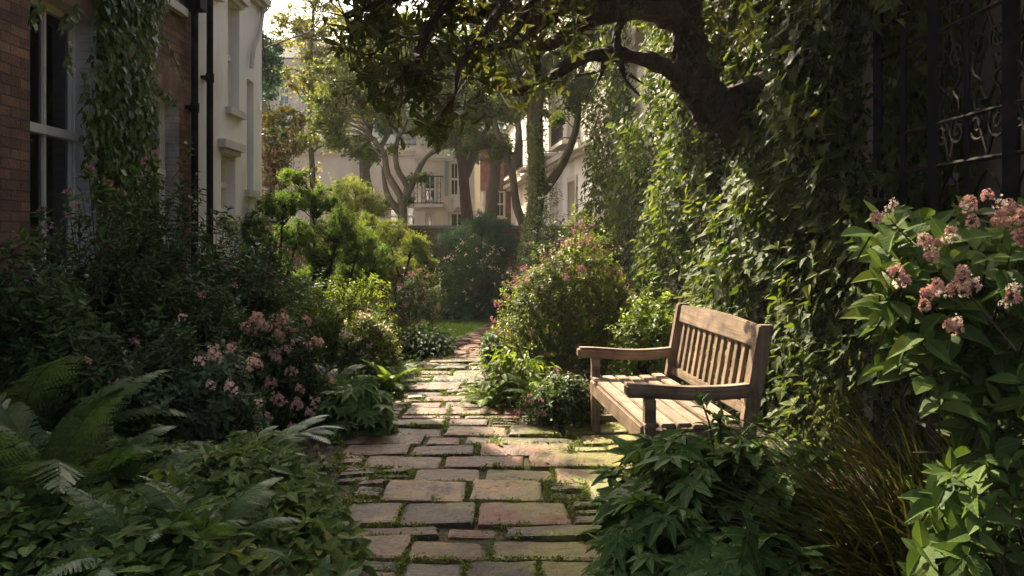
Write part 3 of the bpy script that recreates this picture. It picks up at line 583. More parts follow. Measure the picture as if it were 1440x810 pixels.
# ---------------------------------------------------------------- bench
def plank(name,size,parent,loc=(0,0,0),rot=(0,0,0),bev=.006,shape=None,seg=1):
    bm=bmesh.new(); bmesh.ops.create_cube(bm,size=1)
    ax=int(np.argmax(size))
    for v in bm.verts: v.co=Vector([v.co[i]*size[i] for i in range(3)])
    if seg>1:
        es=[e for e in bm.edges if abs((e.verts[0].co-e.verts[1].co)[ax])>size[ax]*.9]
        bmesh.ops.subdivide_edges(bm,edges=es,cuts=seg-1,use_grid_fill=True)
    if shape:
        for v in bm.verts: v.co=shape(v.co)
    eds=[e for e in bm.edges if len(e.link_faces)==2 and e.calc_face_angle(0)>.5]
    bmesh.ops.bevel(bm,geom=eds,offset=bev,segments=2,affect='EDGES')
    uv=bm.loops.layers.uv.new('leaf'); oth=[i for i in range(3) if i!=ax]; r0=random.uniform(0,50)
    for f in bm.faces:
        for l in f.loops: c=l.vert.co; l[uv].uv=(c[ax]+r0,c[oth[0]]+c[oth[1]]+r0)
    me=bpy.data.meshes.new(name); bm.to_mesh(me); bm.free(); me.materials.append(M['wood'])
    o=bpy.data.objects.new(name,me); link(o,parent); o.location=loc; o.rotation_euler=rot; return o
BN=thing('garden_bench','weathered brown teak garden bench with slatted back and two armrests','bench',(.97,5.12,0),R(5.5))
HL=.77; XF,XB=-.33,.24        # x: front to back, y: towards the far end
lean=R(10)
for s in(-1,1):
    plank('front_leg',(.062,.062,.575),BN,(XF+.04,s*(HL-.035),.2875))
    plank('back_leg',(.075,.062,.44),BN,(XB+.03,s*(HL-.035),.22))
    def sh(c):
        z=c.z; c=c.copy(); c.x+=math.tan(lean)*(z+.28) if z>-.28 else 0; return c
    plank('back_post',(.085,.066,.53),BN,(XB+.03,s*(HL-.035),.705),bev=.008,shape=sh)
    def arm(c):
        c=c.copy(); t=(c.x+.36)/.72; c.z+=.012*math.cos(t*5.0)-.004
        return c
    plank('armrest',(.72,.088,.075),BN,(XF+.265,s*(HL-.035),.612),bev=.016,shape=arm,seg=10)
    plank('side_rail',(.50,.04,.075),BN,(XF+.32,s*(HL-.035),.36))
    plank('stretcher',(.48,.035,.05),BN,(XF+.32,s*(HL-.035),.13))
for k in range(6):
    x=XF+.045+k*.092; plank('seat_slat',(.080,1.56-(0 if k<1 else .02),.024),BN,(x,0,.435-.012*math.sin(k/5*math.pi)+.004*((k*7)%3-1)),(0,0,R(.15*((k*5)%3-1))),bev=.005)
plank('apron',(.034,1.44,.10),BN,(XF+.012,0,.368))
plank('lower_back_rail',(.04,1.41,.06),BN,(XB+.047,0,.485),(0,-lean*0+lean,0))
def tr(c):
    c=c.copy(); 
    if c.z>0: c.z+=.022*(1-(c.y/.7)**2)
    return c
plank('top_rail',(.045,1.415,.125),BN,(XB+.112,0,.895),(0,lean,0),bev=.009,shape=tr,seg=8)
for k in range(12):
    y=-.615+k*1.23/11; plank('back_slat',(.02,.052,.35),BN,(XB+.08,y,.672),(0,lean,0),bev=.004)
# ---------------------------------------------------------------- iron screen
SC=thing('iron_screen','tall black wrought iron screen with scrollwork at the right','railing',(2.42,0,0))
def bar(name,pts,r,sides=4,parent=SC,sm=1): 
    b=MB(); b.tube(pts,r,sides,smooth=sm); return b.build(name,M['black'],parent)
for (y,r_,h_) in((5.26,.036,4.3),(4.92,.022,4.1),(4.56,.042,4.3),(3.86,.046,4.3),(3.3,.034,4.3)): bar('post',[(0,y,0),(0,y,h_)],r_)
for y in(4.24,3.6): bar('upright',[(0,y,.3),(0,y,4.1)],.016)
for z_ in(.35,1.57,1.86,2.1,2.62,3.35,4.05): bar('rail',[(0,5.26 if z_ in(.35,2.62,4.05) else 4.94,z_),(0,3.3,z_)],.014)
def spiral(cy,cz,r0,turns,a0,dirn=1): 
    return [(0,cy+r0*(1-t*.88)*math.cos(a0+dirn*t*turns*6.283),cz+r0*(1-t*.88)*math.sin(a0+dirn*t*turns*6.283)) for t in np.linspace(0,1,26)]
for (ya,yb) in((4.56,4.24),(4.24,3.86),(3.86,3.6),(3.6,3.3)):
    w_=ya-yb; yc=(ya+yb)/2
    for (z0,z1) in((1.86,2.62),(2.62,3.35)):
        sc=MB()
        for s in(-1,1):
            sc.tube(spiral(yc+s*w_*.24,z0+.17,w_*.24,1.7,R(90 if s>0 else 90),s),.009,5,smooth=1)
            sc.tube(spiral(yc+s*w_*.24,z1-.17,w_*.22,1.7,R(-90),-s),.009,5,smooth=1)
            sc.tube([(0,yc,z0+.02),(0,yc+s*w_*.3,z0+.3),(0,yc+s*w_*.12,(z0+z1)/2+.02),(0,yc+s*w_*.34,z1-.28),(0,yc,z1-.02)],.009,5)
            sc.tube([(0,yc+s*w_*.04,z0+.3),(0,yc+s*w_*.2,z0+.42),(0,yc,z0+.6)],.008,4)
        sc.build('scroll',M['black'],SC)
    lt=MB()
    for k in range(3):
        z0=.35+k*.40; lt.tube([(0,ya,z0),(0,yb,z0+.4)],.007,4,smooth=1); lt.tube([(.012,yb,z0),(.012,ya,z0+.4)],.007,4,smooth=1)
        lt.tube([(0,ya,1.57),(0,(ya+yb)/2,1.80),(0,yb,1.57)],.007,4)
    lt.build('lattice',M['black'],SC)
# ---------------------------------------------------------------- plants
UP=np.array([0,0,1.])
FLOW={}
def flower_mesh(kind, m, n=16, r=.035, pet=5, ps=.02, elong=1.0):
    mb=MB(); P,u=dome(n,1,1,low=-.45,inner=.8,seed=5); u=nrm(u+rng.normal(0,.12,u.shape)); c=u*r*np.array([1,1,elong])*rng.uniform(.55,1.25,(n,1))
    for k in range(pet):
        x=nrm(np.cross(u,[.3,.5,.8])); y=np.cross(u,x); a=6.283*k/pet+rng.uniform(0,6,1)[0]*0+rng.uniform(-.2,.2,n)
        D=(x*np.cos(a)[:,None]+y*np.sin(a)[:,None])*.85+u*.75; mb.leaves(c,D,u*1-D*.2,ps*rng.uniform(.75,1.2,n),TPET)
    mb.twigs(c*0+[0,0,-r*.5],c,.0012,.0012,1)
    o=mb.build('flower_cluster',[m,M['gstem']]); me=o.data; bpy.data.objects.remove(o); return me
FLOW['azalea']=[flower_mesh('a',M['pink'],15,.036,5,.024,1.25) for _ in range(3)]
FLOW['azsmall']=[flower_mesh('b',M['rose'],7,.02,4,.02) for _ in range(3)]
FLOW['big']=[flower_mesh('c',M['pink'],40,.030,5,.017,1.35) for _ in range(2)]+[flower_mesh('c',M['cream'],16,.024,4,.014,1.6)]
def put_flowers(t, pts, dirs, meshes, sc=(.8,1.2)):
    for p,d in zip(pts,dirs):
        o=bpy.data.objects.new('flower_cluster',meshes[rng.integers(len(meshes))]); link(o,t); o.location=[float(v) for v in p]
        q=Vector([float(v) for v in d]).to_track_quat('Z','Y'); o.rotation_mode='QUATERNION'; o.rotation_quaternion=q; s=float(rng.uniform(*sc)); o.scale=(s,s,s)
def shrub(name,label,cat,x,y,rad,h,mt,ntip,nl,size,tm,open_=(50,90),stem=.0022,flowers=0,fkind=None,fsc=(.8,1.2),lob=.28,seed=1,inner=.5,low=-.15,group=None,z0=0,nst=9,lobes=7,gap=.25,fdir=None,speck=None,stemm='stem',upd=.35):
    t=thing(name,label,cat,(x,y,0),0,group); mb=MB()
    p,u=dome(ntip,rad,h-z0,lobes=lobes,inner=inner,low=low,seed=seed,lob=lob); p[:,2]+=z0
    ax=nrm(u+UP*.45+unit(ntip)*.55); sh=rng.random(ntip)<.14; p=np.where(sh[:,None],p*rng.uniform(1.03,1.22,(ntip,1)),p*rng.uniform(.95,1.03,(ntip,1)))
    sprigs(mb,p,ax,nl,size,tm,open_,gap,stem,up=upd); mb.build('foliage',[M[mt],M[stemm]],t)
    st=MB()
    for k in range(nst):
        e,uu=dome(1,rad,h-z0,inner=.7,seed=seed); e=e[0]*.82; e[2]+=z0*.9
        b=np.array([*(rng.normal(0,.06,2)),0]); m_=(b+e)/2+np.array([*(rng.normal(0,.07,2)*rad),h*.08]); st.tube([b,b*.6+m_*.4+rng.normal(0,.02,3)*[1,1,0],m_,e],[.018*h,.014*h,.009*h,.004*h],6,.15,seed=k)
    st.build('stems',M['stem'],t)
    if flowers:
        p,u=dome(flowers*3,rad,h-z0,lobes=lobes,inner=.97,low=0,seed=seed,lob=lob); p[:,2]+=z0
        w=-u[:,1]*1.0+u[:,2]*.6+rng.normal(0,.35,len(u)) if fdir is None else u@np.array(fdir)+rng.normal(0,.3,len(u))
        i=np.argsort(-w)[:flowers]; put_flowers(t,p[i]*1.03,nrm(u[i]+UP*.5+unit(flowers)*.3),FLOW[fkind],fsc)
    if speck:      # tiny open blossoms scattered all over: stuff
        m_,n_,s_=speck; p,u=dome(n_,rad,h-z0,lobes=lobes,inner=.88,low=low,seed=seed,lob=lob); p[:,2]+=z0; sp=MB()
        cl=rng.integers(0,n_,n_//5); p=p[cl][rng.integers(0,len(cl),n_)]+rng.normal(0,.022,(n_,3)); 
        for k in range(3): sp.leaves(p*1.01,unit(n_)+UP*.2,unit(n_),s_*rng.uniform(.7,1.2,n_),TPET)
        o=sp.build('blossom',M[m_],t); tag(o,kind='stuff')
    return t
# ferns ------------------------------------------------------------
def frond_mesh(mt, npin=30, a0=72, a1=-25, seed=0, detail=8, wid=.185):
    r=np.random.default_rng(seed); mb=MB(); n=npin+4
    t=np.linspace(0,1,n); an=np.radians(a0+(a1-a0)*t**1.2); ds=1/(n-1)
    y=np.r_[0,np.cumsum(np.cos(an[:-1])*ds)]; z=np.r_[0,np.cumsum(np.sin(an[:-1])*ds)]; sw=.05*np.sin(t*3+r.uniform(0,6))*t
    Pc=np.stack([sw,y,z],1); mb.tube(Pc,np.linspace(.006,.0015,n),4,mat=1,smooth=1)
    T=np.gradient(Pc,axis=0); T=nrm(T); Nn=nrm(np.cross(np.array([[1,0,0]]),T)*1.0)
    BP=[];BD=[];BN_=[];BS=[]
    for i in range(3,n-1):
        tt=(i-3)/(n-4); L=wid*(math.sin(math.pi*(.12+.88*tt)**.75)**.9)*(1 if tt<.97 else .5)+.008
        for s in(-1,1):
            D=np.array([s*1.,0,0])*.93+T[i]*(.28+.5*tt); D/=np.linalg.norm(D); N=Nn[i]+np.array([s*.25,0,0])+r.normal(0,.08,3); D=D-np.array([0,0,.12])+r.normal(0,.03,3)
            m_=detail; q=(np.arange(m_)+.5)/m_
            base=Pc[i]+np.outer(q,D)*L+np.outer(q**2,[0,0,-.12*L]); ls=np.minimum(L*.30,.0165)*(1-.7*q)+.003
            for s2 in(-1,1):
                dd=np.cross(N,D)*s2+D*.45; BP.append(base);BD.append(np.tile(dd,(m_,1)));BN_.append(np.tile(N,(m_,1)));BS.append(ls)
            BP.append(base[-1:]);BD.append(D[None]);BN_.append(N[None]);BS.append([L*.07])
    TF=T_([(-.02,0,0),(-.6,.3,.03),(-.4,.85,-.02),(.0,1,-.05),(.4,.8,-.02),(.6,.3,.03),(.02,0,0)],[(0,6,5,4,3,2,1)])
    mb.leaves(np.concatenate(BP),np.concatenate(BD),np.concatenate(BN_),np.concatenate(BS),TF)
    o=mb.build('frond',[M[mt],M['gstem']]); me=o.data; bpy.data.objects.remove(o); return me
FR={k:[frond_mesh(k,a0=a,a1=b,seed=i,detail=10) for i,(a,b) in enumerate([(80,5),(68,-20),(55,-35),(84,-10)])] for k in('fern','fernd','fernl','ferns')}
def fern(label,x,y,L,n,mt='fern',lift=1.0,z=0,group=None,azr=(0,360),name='fern'):
    t=thing(name,label,'fern',(x,y,z),0,group)
    for k in range(n):
        o=bpy.data.objects.new('frond',FR[mt][rng.integers(4)]); link(o,t)
        az=azr[0]+(azr[1]-azr[0])*(k+.5)/n+rng.uniform(-14,14); s=L*rng.uniform(.75,1.12); o.scale=(s,s,s*lift)
        o.rotation_euler=(R(rng.uniform(-12,14)),R(rng.uniform(-14,14)),R(az-90))
    return t
# palmate perennials -----------------------------------------------
def leafy(name,label,cat,x,y,rad,h,mt,n,size,tm,group=None,seed=3,inner=.55,petiole=True,tilt=.55,low=-.1,stemm='gstem',z0=0,droop=.25,lob=.2,extra=None):
    t=thing(name,label,cat,(x,y,0),0,group); mb=MB()
    p,u=dome(n,rad,h,inner=inner,low=low,seed=seed,lob=lob); p[:,2]+=z0
    N=nrm(UP*(1.1-tilt)+u*tilt+unit(n)*.28); D=u*[1,1,.1]+unit(n)*.45-UP*droop
    sz=size*rng.uniform(.6,1.15,n)
    mb.leaves(p,D,N,sz,tm)
    if petiole: mb.twigs(np.stack([p[:,0]*.25,p[:,1]*.25,p[:,2]*.15],1),p,.0028,.0016,1)
    mb.build('foliage',[M[mt],M[stemm]],t); 
    if extra: extra(t)
    return t
def blades(name,label,cat,x,y,n,L,mt,spread=(20,75),az=(0,360),w=.006,parts=9,base=.07,droop=60):
    t=thing(name,label,cat,(x,y,0)); mb=MB()
    a=np.radians(rng.uniform(*az,n)); e=np.radians(90-rng.uniform(*spread,n)); ln=L*rng.uniform(.55,1.1,n); b=rng.normal(0,base,(n,3))*[1,1,0]
    k=parts; V=np.zeros((n,2*k,3)); pos=b.copy(); sd=np.stack([-np.sin(a),np.cos(a),np.zeros(n)],1); dr=np.radians(rng.uniform(.4,1.2,n)*droop)
    tw=rng.uniform(-1,1,n)
    for i in range(k):
        s=i/(k-1); ww=w*(1-s**2.2)+.0004; rot=sd*np.cos(tw*s*1.5)[:,None]+UP*np.sin(tw*s*1.5)[:,None]
        V[:,2*i]=pos-rot*ww; V[:,2*i+1]=pos+rot*ww
        ee=e-dr*s**1.5; st=(ln/(k-1))[:,None]*np.stack([np.cos(ee)*np.cos(a),np.cos(ee)*np.sin(a),np.sin(ee)],1); pos=pos+st
        pos[:,2]=np.maximum(pos[:,2],.02)
    f=np.array([[2*i,2*i+1,2*i+3,2*i+2] for i in range(k-1)]).ravel(); Lp=(np.arange(n)[:,None]*2*k+f[None]).ravel()
    mb.add(V.reshape(-1,3),Lp,[4]*(n*(k-1))); mb.build('blades',M[mt],t); return t
# trees -------------------------------------------------------------
def tree(name,label,trunks,blobs,mt,nl,size,tm=T4,bark='bark',ntwig=14,cat='tree',group=None,seed=0,sub=.38,stick=.012,hang=.1,crown='crown',den=None):
    """trunks: list of (points, radii); blobs: (centre, radii(3), share)"""
    base=np.array(trunks[0][0][0]); t=thing(name,label,cat,base,0,group); r=np.random.default_rng(seed)
    tb=MB(); pts=[]
    for i,(p,rd) in enumerate(trunks):
        P=np.array([list(q) for q in p])-base; tb.tube(P,rd,10,.12,seed=seed+i); S,rr=spline(P,rd,4); pts+= [(s,q) for s,q in zip(S,rr)]
    tb.build('trunk',M[bark],t)
    A=np.array([p for p,_ in pts]); AR=np.array([q for _,q in pts])
    fo=MB(); tot=sum(b[2] for b in blobs)
    for (c,rad,sh) in blobs:
        c=np.array(c)-base; rad=np.array(rad); n=int(nl*sh/tot); k=max(3,int(ntwig*sh/tot*len(blobs)))
        d=unit(k,r); e=c+d*rad*(r.uniform(.35,.95,(k,1))); 
        lb=MB()
        for q in e:
            dd=np.linalg.norm(A-q,axis=1)+.9*np.maximum(0,A[:,2]-q[2]+.1); j=int(np.argmin(dd)); a=A[j]; L=np.linalg.norm(q-a)
            m_=(a+q)/2+r.normal(0,.12,3)*L+UP*.08*L; r0=min(AR[j]*.6,.012+.016*L)
            if k<6 and lb.v: lb.build('limb',M[bark],t); lb=MB()
            lb.tube([a,a*.65+m_*.35+r.normal(0,.04,3)*L,m_,q],[r0,r0*.75,r0*.5,r0*.15+.003],5,.1,seed=int(r.integers(999)))
        lb.build('limb',M[bark],t)
        i=r.integers(0,k,n); sr=rad.mean()*sub
        off=unit(n,r)*np.abs(r.normal(0,.62,(n,1)))*sr*r.uniform(.6,1.3,k)[i][:,None]*[1,1,.62]
        p=e[i]+off; out=nrm(off+.3*(p-c)+UP*sr*.4)
        N=nrm(out*.7+UP*.35+unit(n,r)*.6); D=unit(n,r)+out*.3-UP*hang
        fo.leaves(p,D,N,size*r.uniform(.6,1.25,n),tm)
        m2=min(n//12,1500); 
        if stick: fo.twigs(e[i[:m2]],p[:m2],stick*.5,stick*.2,1)
    fo.build(crown,[M[mt],M['stem']],t); return t
def blob(px,py,d,rx,ry,sh=1,rz=None):      # rx, ry in photo pixels
    s=d/F; return (W(px,py,d),(rx*s,(rx*s+ry*s)/2,ry*s),sh)
def G(px,d): return ((px-720)/F*d, d)
def WP(l): return [W(*q) for q in l]
# ---- far trees
x,y=G(372,20)
tree('leafy_tree','dense green tree rising just behind the white stucco house',[([(x-.3,y,0),(x-.3,y,3),(x-.4,y,6)],[.16,.12,.05])],
     [blob(358,110,20,38,60,3),blob(375,90,20,22,40,1.5),blob(368,190,20,34,50,2),((-4.75,13.4,7.9),(1.0,1.0,.8),.6),((-5.6,15.2,7.2),(1.0,1.2,1.0),.5)],'bluegreen',10000,.11,ntwig=22)  # final blobs are unseen foliage, added to dapple the shadow edge on the path
x,y=G(392,18)
tree('amber_tree','small golden amber leaved tree left of the birch',[([(x,y,0),(x,y,2),(x+.1,y,4)],[.09,.06,.03])],
     [blob(400,175,18,30,32,2),blob(385,205,18,24,24,1),blob(418,200,18,18,20,1)],'amber',5200,.085,ntwig=16)
x,y=G(385,14.5)
tree('red_leaved_shrub','dark bush with red flowers against the corner of the white house',[([(x,y,0),(x,y,1.2),(x,y,2.4)],[.08,.05,.02])],
     [blob(372,235,14.5,36,45,2),blob(400,215,14.5,24,30,1),blob(365,290,14.5,38,40,2),blob(385,190,14.5,20,18,.6)],'red',9000,.065,ntwig=22,cat='bush')
x,y=G(438,21)
tree('birch_tree','tall slender golden green tree with an airy crown at the upper left',[([(x,y,0),(x+.05,y,2.5),(x-.05,y,5),(x+.1,y,8.5)],[.1,.085,.06,.03])],
     [blob(440,40,21,55,45,2),blob(470,90,21,50,40,1.6),blob(425,110,21,34,40,1.2),blob(440,-60,21,50,60,2),blob(490,150,21,42,34,1.2),blob(455,190,21,40,30,.8),blob(430,250,21,18,25,.2),blob(510,60,21,40,40,1)],'gold',15000,.095,ntwig=18,sub=.5,bark='barkg')
# multi-stemmed dark tree
s=17
tree('multi_stemmed_tree','dark tree forking into several curved stems in front of the cream house',[
     (WP([(568,470,s),(566,350,s),(566,300,s),(562,275,s),(545,245,s),(540,215,s),(520,190,s),(508,160,s)]),[.14,.11,.10,.08,.07,.06,.045,.025]),
     (WP([(566,290,s),(572,262,s),(558,235,s),(558,200,s),(570,170,s),(560,120,s)]),[.08,.065,.06,.05,.035,.02]),
     (WP([(568,285,s),(580,258,s),(598,222,s),(622,208,s),(650,190,s),(680,165,s)]),[.08,.065,.05,.04,.03,.02]),
     (WP([(564,300,s),(545,275,s),(538,240,s+.3)]),[.09,.07,.03])],
     [blob(500,150,s,60,34,2),blob(560,110,s,60,44,2),blob(470,185,s,50,22,1),blob(530,215,s,44,16,.5),blob(630,170,s,52,40,1.3),blob(500,205,s,50,14,.6),blob(590,245,s,30,12,.25),blob(545,285,s,34,12,.3),blob(620,60,s,70,60,2),blob(480,100,s,50,40,1)],'olive',27000,.085,bark='barkg',ntwig=13,sub=.42)
s=19
tree('straight_tree','tree with a single dark straight trunk before the red brick house',[
     (WP([(662,440,s),(660,330,s),(655,290,s),(650,230,s),(640,180,s),(650,120,s)]),[.17,.155,.14,.12,.09,.05]),
     (WP([(652,250,s),(668,215,s),(690,170,s)]),[.12,.09,.05])],
     [blob(640,150,s,60,40,2),blob(690,110,s,70,50,2),blob(610,100,s,60,40,1.5),blob(680,190,s,40,24,.8),blob(720,60,s,70,60,2),blob(600,170,s,50,30,1),blob(560,50,s,70,50,1.5),blob(625,205,s,30,22,.4)],'olive',30000,.09,bark='bark',ntwig=14,sub=.45)
s=16.5
tree('leaning_tree','slim tree with a curved trunk leaning left beside the thick trunk',[
     (WP([(742,440,s),(738,330,s),(726,290,s),(720,240,s),(705,200,s),(690,150,s),(688,110,s)]),[.12,.10,.09,.075,.06,.045,.025]),
     (WP([(720,240,s),(730,200,s),(728,150,s),(740,110,s)]),[.08,.07,.05,.03])],
     [blob(690,150,s,44,34,1.5),blob(740,120,s,44,34,1.3),blob(700,215,s,34,22,.6),blob(670,200,s,30,20,.5),blob(650,140,s,36,30,1)],'olive',24000,.075,bark='barkg',ntwig=13,sub=.42)
s=14.6
tree('mossy_tree','thick mossy trunked tree forking beside the white balcony house',[
     (WP([(742,445,s),(742,380,s),(748,330,s),(754,280,s),(754,220,s),(752,160,s),(760,100,s),(750,30,s)]),[.24,.21,.175,.155,.15,.14,.12,.07]),
     (WP([(753,282,s),(775,255,s),(798,215,s),(812,170,s),(815,110,s),(835,60,s)]),[.1,.085,.075,.065,.05,.03]),
     (WP([(752,170,s),(730,130,s),(715,90,s)]),[.09,.06,.03])],
     [blob(760,100,s,60,44,2),blob(810,110,s,44,50,1.6),blob(730,60,s,60,44,2),blob(790,165,s,36,24,.5),blob(800,30,s,70,50,2),blob(715,120,s,40,30,.8)],'olive',24000,.075,bark='barkm',ntwig=14,sub=.42)
s=23
tree('far_tree','tall misty green tree filling the gap above the long cream house',[
     (WP([(520,440,s),(520,300,s),(512,230,s),(522,150,s),(520,60,s)]),[.22,.18,.15,.11,.06]),(WP([(513,240,s),(545,190,s),(560,140,s)]),[.1,.07,.04])],
     [blob(500,130,s,70,44,2),blob(560,90,s,60,50,2),blob(470,170,s,40,26,.8),blob(545,165,s,50,30,1.1),blob(520,40,s,80,50,2)],'bluegreen',22000,.11,bark='barkg',ntwig=15,sub=.5)
s=25
tree('far_tree','broad hazy green tree behind the thick mossy trunk and the straight one',[
     (WP([(690,440,s),(690,300,s),(697,230,s),(690,150,s),(700,60,s)]),[.24,.2,.16,.12,.06])],
     [blob(690,150,s,60,44,2),blob(640,120,s,56,44,1.6),blob(740,110,s,60,50,2),blob(700,60,s,80,50,2),blob(780,90,s,50,44,1.3),blob(670,215,s,36,20,.6)],'bluegreen',22000,.11,bark='barkg',ntwig=15,sub=.5)
s=14.6
# small ivy leaves creeping up that trunk
t=thing('trunk_ivy','small golden ivy leaves creeping up the thick mossy trunk','climber',(*G(742,s),0)); mb=MB(); n=2600
tt=rng.uniform(0,1,n); P_,Rr=spline(WP([(742,445,s),(742,380,s),(748,330,s),(754,280,s),(754,220,s),(752,170,s)]),[.24,.21,.175,.155,.15,.14],8)
i=(tt*(len(P_)-1)).astype(int); u=unit(n)*[1,1,0]; u=nrm(u); mb.leaves(P_[i]+u*(Rr[i]*1.06)[:,None]+unit(n)*.03-np.array([*G(742,s),0]),unit(n)-UP*.6,u+unit(n)*.4,rng.uniform(.04,.075,n),T4); mb.build('foliage',M['yel'],t)

# ---- middle shrubs
def cloudshrub(name,label,px,d,lobs,mt,n,size,cat='bush',seed=1,group=None,stems=5):
    x,y=G(px,d); r=np.random.default_rng(seed); bl=[blob(*q[:2],d+q[4],q[2],q[3],q[2]*q[3]/900) for q in lobs]
    tr=[]
    for k in range(stems):
        c=bl[k%len(bl)][0]; b=np.array([x+r.normal(0,.08),y+r.normal(0,.08),0]); m_=b*.5+c*.5+np.array([r.normal(0,.12),r.normal(0,.1),-.1])
        tr.append(([b,b*.7+m_*.3+[r.normal(0,.05),0,.02],m_,c],[.045,.035,.026,.012]))
    return tree(name,label,tr,bl,mt,n,size,tm=T4N,bark='bark',ntwig=40,cat=cat,seed=seed,sub=.42,stick=.006,hang=-.5,crown='foliage',group=group)
cloudshrub('clipped_shrub','large fresh green cloud shaped shrub with dark bare stems by the white house',415,11,
   [(398,290,34,22,-.3),(440,278,32,22,.3),(352,325,34,26,-.3),(345,285,24,16,.2),(478,318,34,26,-.3),(420,330,38,22,.1),(505,350,34,28,0),(530,370,30,24,.2),(375,372,40,24,-.2),(412,252,24,14,.2),(338,385,30,26,0),(455,362,38,24,.0),(470,290,22,14,.2),(500,388,34,22,.3),(425,392,36,20,.3)],'cloud',56000,.05,seed=2,stems=8)
cloudshrub('rounded_shrub','rounded yellow green shrub behind the large cloud shaped one',500,14,[(500,275,36,28,0),(478,265,16,14,0),(525,290,20,20,.2),(495,320,34,34,.2)],'yel',15000,.055,seed=3)
cloudshrub('spreading_shrub','sunlit yellow green shrub with flat spreading layers behind the path',545,12,
   [(545,330,30,20,0),(580,345,32,20,.2),(520,320,26,20,.3),(598,370,20,14,.1),(560,375,46,22,.4),(520,395,46,30,.5),(595,395,20,14,.6)],'yel',30000,.045,seed=4,stems=6)
cloudshrub('feathery_shrub','light feathery green shrub standing before the far garden wall',675,15.2,[(680,315,30,18,0),(645,340,30,22,.1),(710,345,28,24,.1),(680,355,50,30,.3),(700,320,22,18,0)],'bluegreen',18000,.06,seed=5)
X_,Y_=G(665,14.2)
shrub('hedge_bush','dark bush dotted with pale flowers at the far end of the path','bush',X_,Y_,(.9,.7),1.45,'dark',900,7,.06,T4,seed=6,speck=('cream',500,.02),stem=None,z0=.05)
shrub('laurel_bush','low dark green bush at the foot of the far dark bush by the lawn','bush',*G(655,14.0),(.85,.4),.6,'bluegreen',450,7,.07,T4,seed=7,stem=None)
shrub('wall_bush','dark bush before the garden wall left of the feathery shrub','bush',*G(600,15.5),(.9,.5),1.4,'dark',700,7,.07,T4,seed=8,stem=None)
shrub('golden_bush','yellow flecked bush at the foot of the thick mossy trunk','bush',*G(775,13.2),(.75,.6),1.75,'mid',900,7,.055,T4,seed=9,speck=('cream',500,.02),stem=None)
shrub('climbing_bush','bright yellow green bush against the end of the ivy wall','bush',*G(815,13.0),(.5,.6),1.9,'lime',600,7,.065,T4,seed=10,stem=None)
shrub('corner_bush','dark evergreen bush against the white stucco house below the red flowered one','bush',*G(325,10.2),(.8,.8),1.5,'bluegreen',900,8,.055,T4,seed=11,stem=None)
shrub('rose_bush','airy bush with small rose flowers beside the tawny grass tuft','bush',*G(580,11),(.42,.4),1.08,'mid',480,6,.045,T4,seed=12,speck=('rose',420,.024))
blades('grass_tuft','tawny tuft of fine grass under the airy rose flowered bush','grass',*G(572,10.3),500,.5,'straw',(8,55),w=.003)
leafy('dark_perennial','rounded dark green leafy clump on the left bank beside the lawn','perennial',*G(592,9.9),.46,.42,'dark',900,.075,TOV,seed=13,inner=.5)
leafy('lawn_perennial','small rounded leafy clump on the left side of the narrowing path','perennial',*G(560,10.9),.24,.3,'bluegreen',260,.06,TOV,seed=14)
shrub('light_shrub','sunlit pale green small leaved shrub behind the salmon azalea','bush',*G(480,8.6),(.62,.5),1.05,'lime',1000,8,.04,TOV,seed=15,inner=.45)
shrub('pale_shrub','sunlit fine leaved bush with pale blossom between shrub and path','bush',*G(515,8.0),(.36,.35),.72,'yel',520,8,.038,TOV,seed=16,speck=('cream',260,.018))
shrub('deep_green_shrub','deep green shrub below the cloud shaped shrub','bush',*G(405,9.3),(.8,.6),1.15,'mid',1000,8,.05,TOV,seed=17)
fern('lime green fern arching over the left edge of the path by the sunlit stones',*G(548,7.5),.42,16,'fernl')
leafy('lime_perennial','lime green broad leaved clump beside the lime fern on the left bank','perennial',*G(520,7.7),.3,.36,'lime',260,.07,TOV,seed=18)
fern('soft green fern behind the lime fern',*G(505,8.3),.45,14,'fern')
leafy('hosta','dark green drooping palmate clump overhanging the left edge of the paving','perennial',*G(497,5.95),.33,.42,'palm',120,.13,TPALM,seed=19,droop=.5)
leafy('hosta','smaller deep green clump with drooping leaves left of the overhanging palmate clump','perennial',*G(455,6.3),.3,.42,'palm',110,.12,TPALM5,seed=20,droop=.5)
fern('soft dark fern between the azalea and the drooping palmate clump',*G(462,6.9),.5,16,'fern')
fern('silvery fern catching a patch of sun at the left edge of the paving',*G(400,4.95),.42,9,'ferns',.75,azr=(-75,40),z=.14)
# ---- azaleas
shrub('azalea','wide azalea covered in salmon pink flower trusses left of the path','azalea',*G(375,6.1),(.5,.45),.98,'rhodo',520,8,.055,TOV,seed=21,flowers=66,fkind='azalea',fsc=(.4,.95),open_=(45,85),fdir=(.3,-.9,.8))
shrub('azalea','smaller grey leaved azalea with a few pink trusses in front of the wide one','azalea',*G(272,5.0),(.46,.4),.9,'grey',520,8,.05,TOV,seed=22,flowers=20,fkind='azalea',fsc=(.4,1.0),fdir=(.5,-.9,.4))
shrub('grey_leaved_shrub','shrub of small greyish leaves between the azaleas and the big fern','bush',*G(185,4.7),(.45,.4),.88,'grey',480,8,.05,TOV,seed=23)
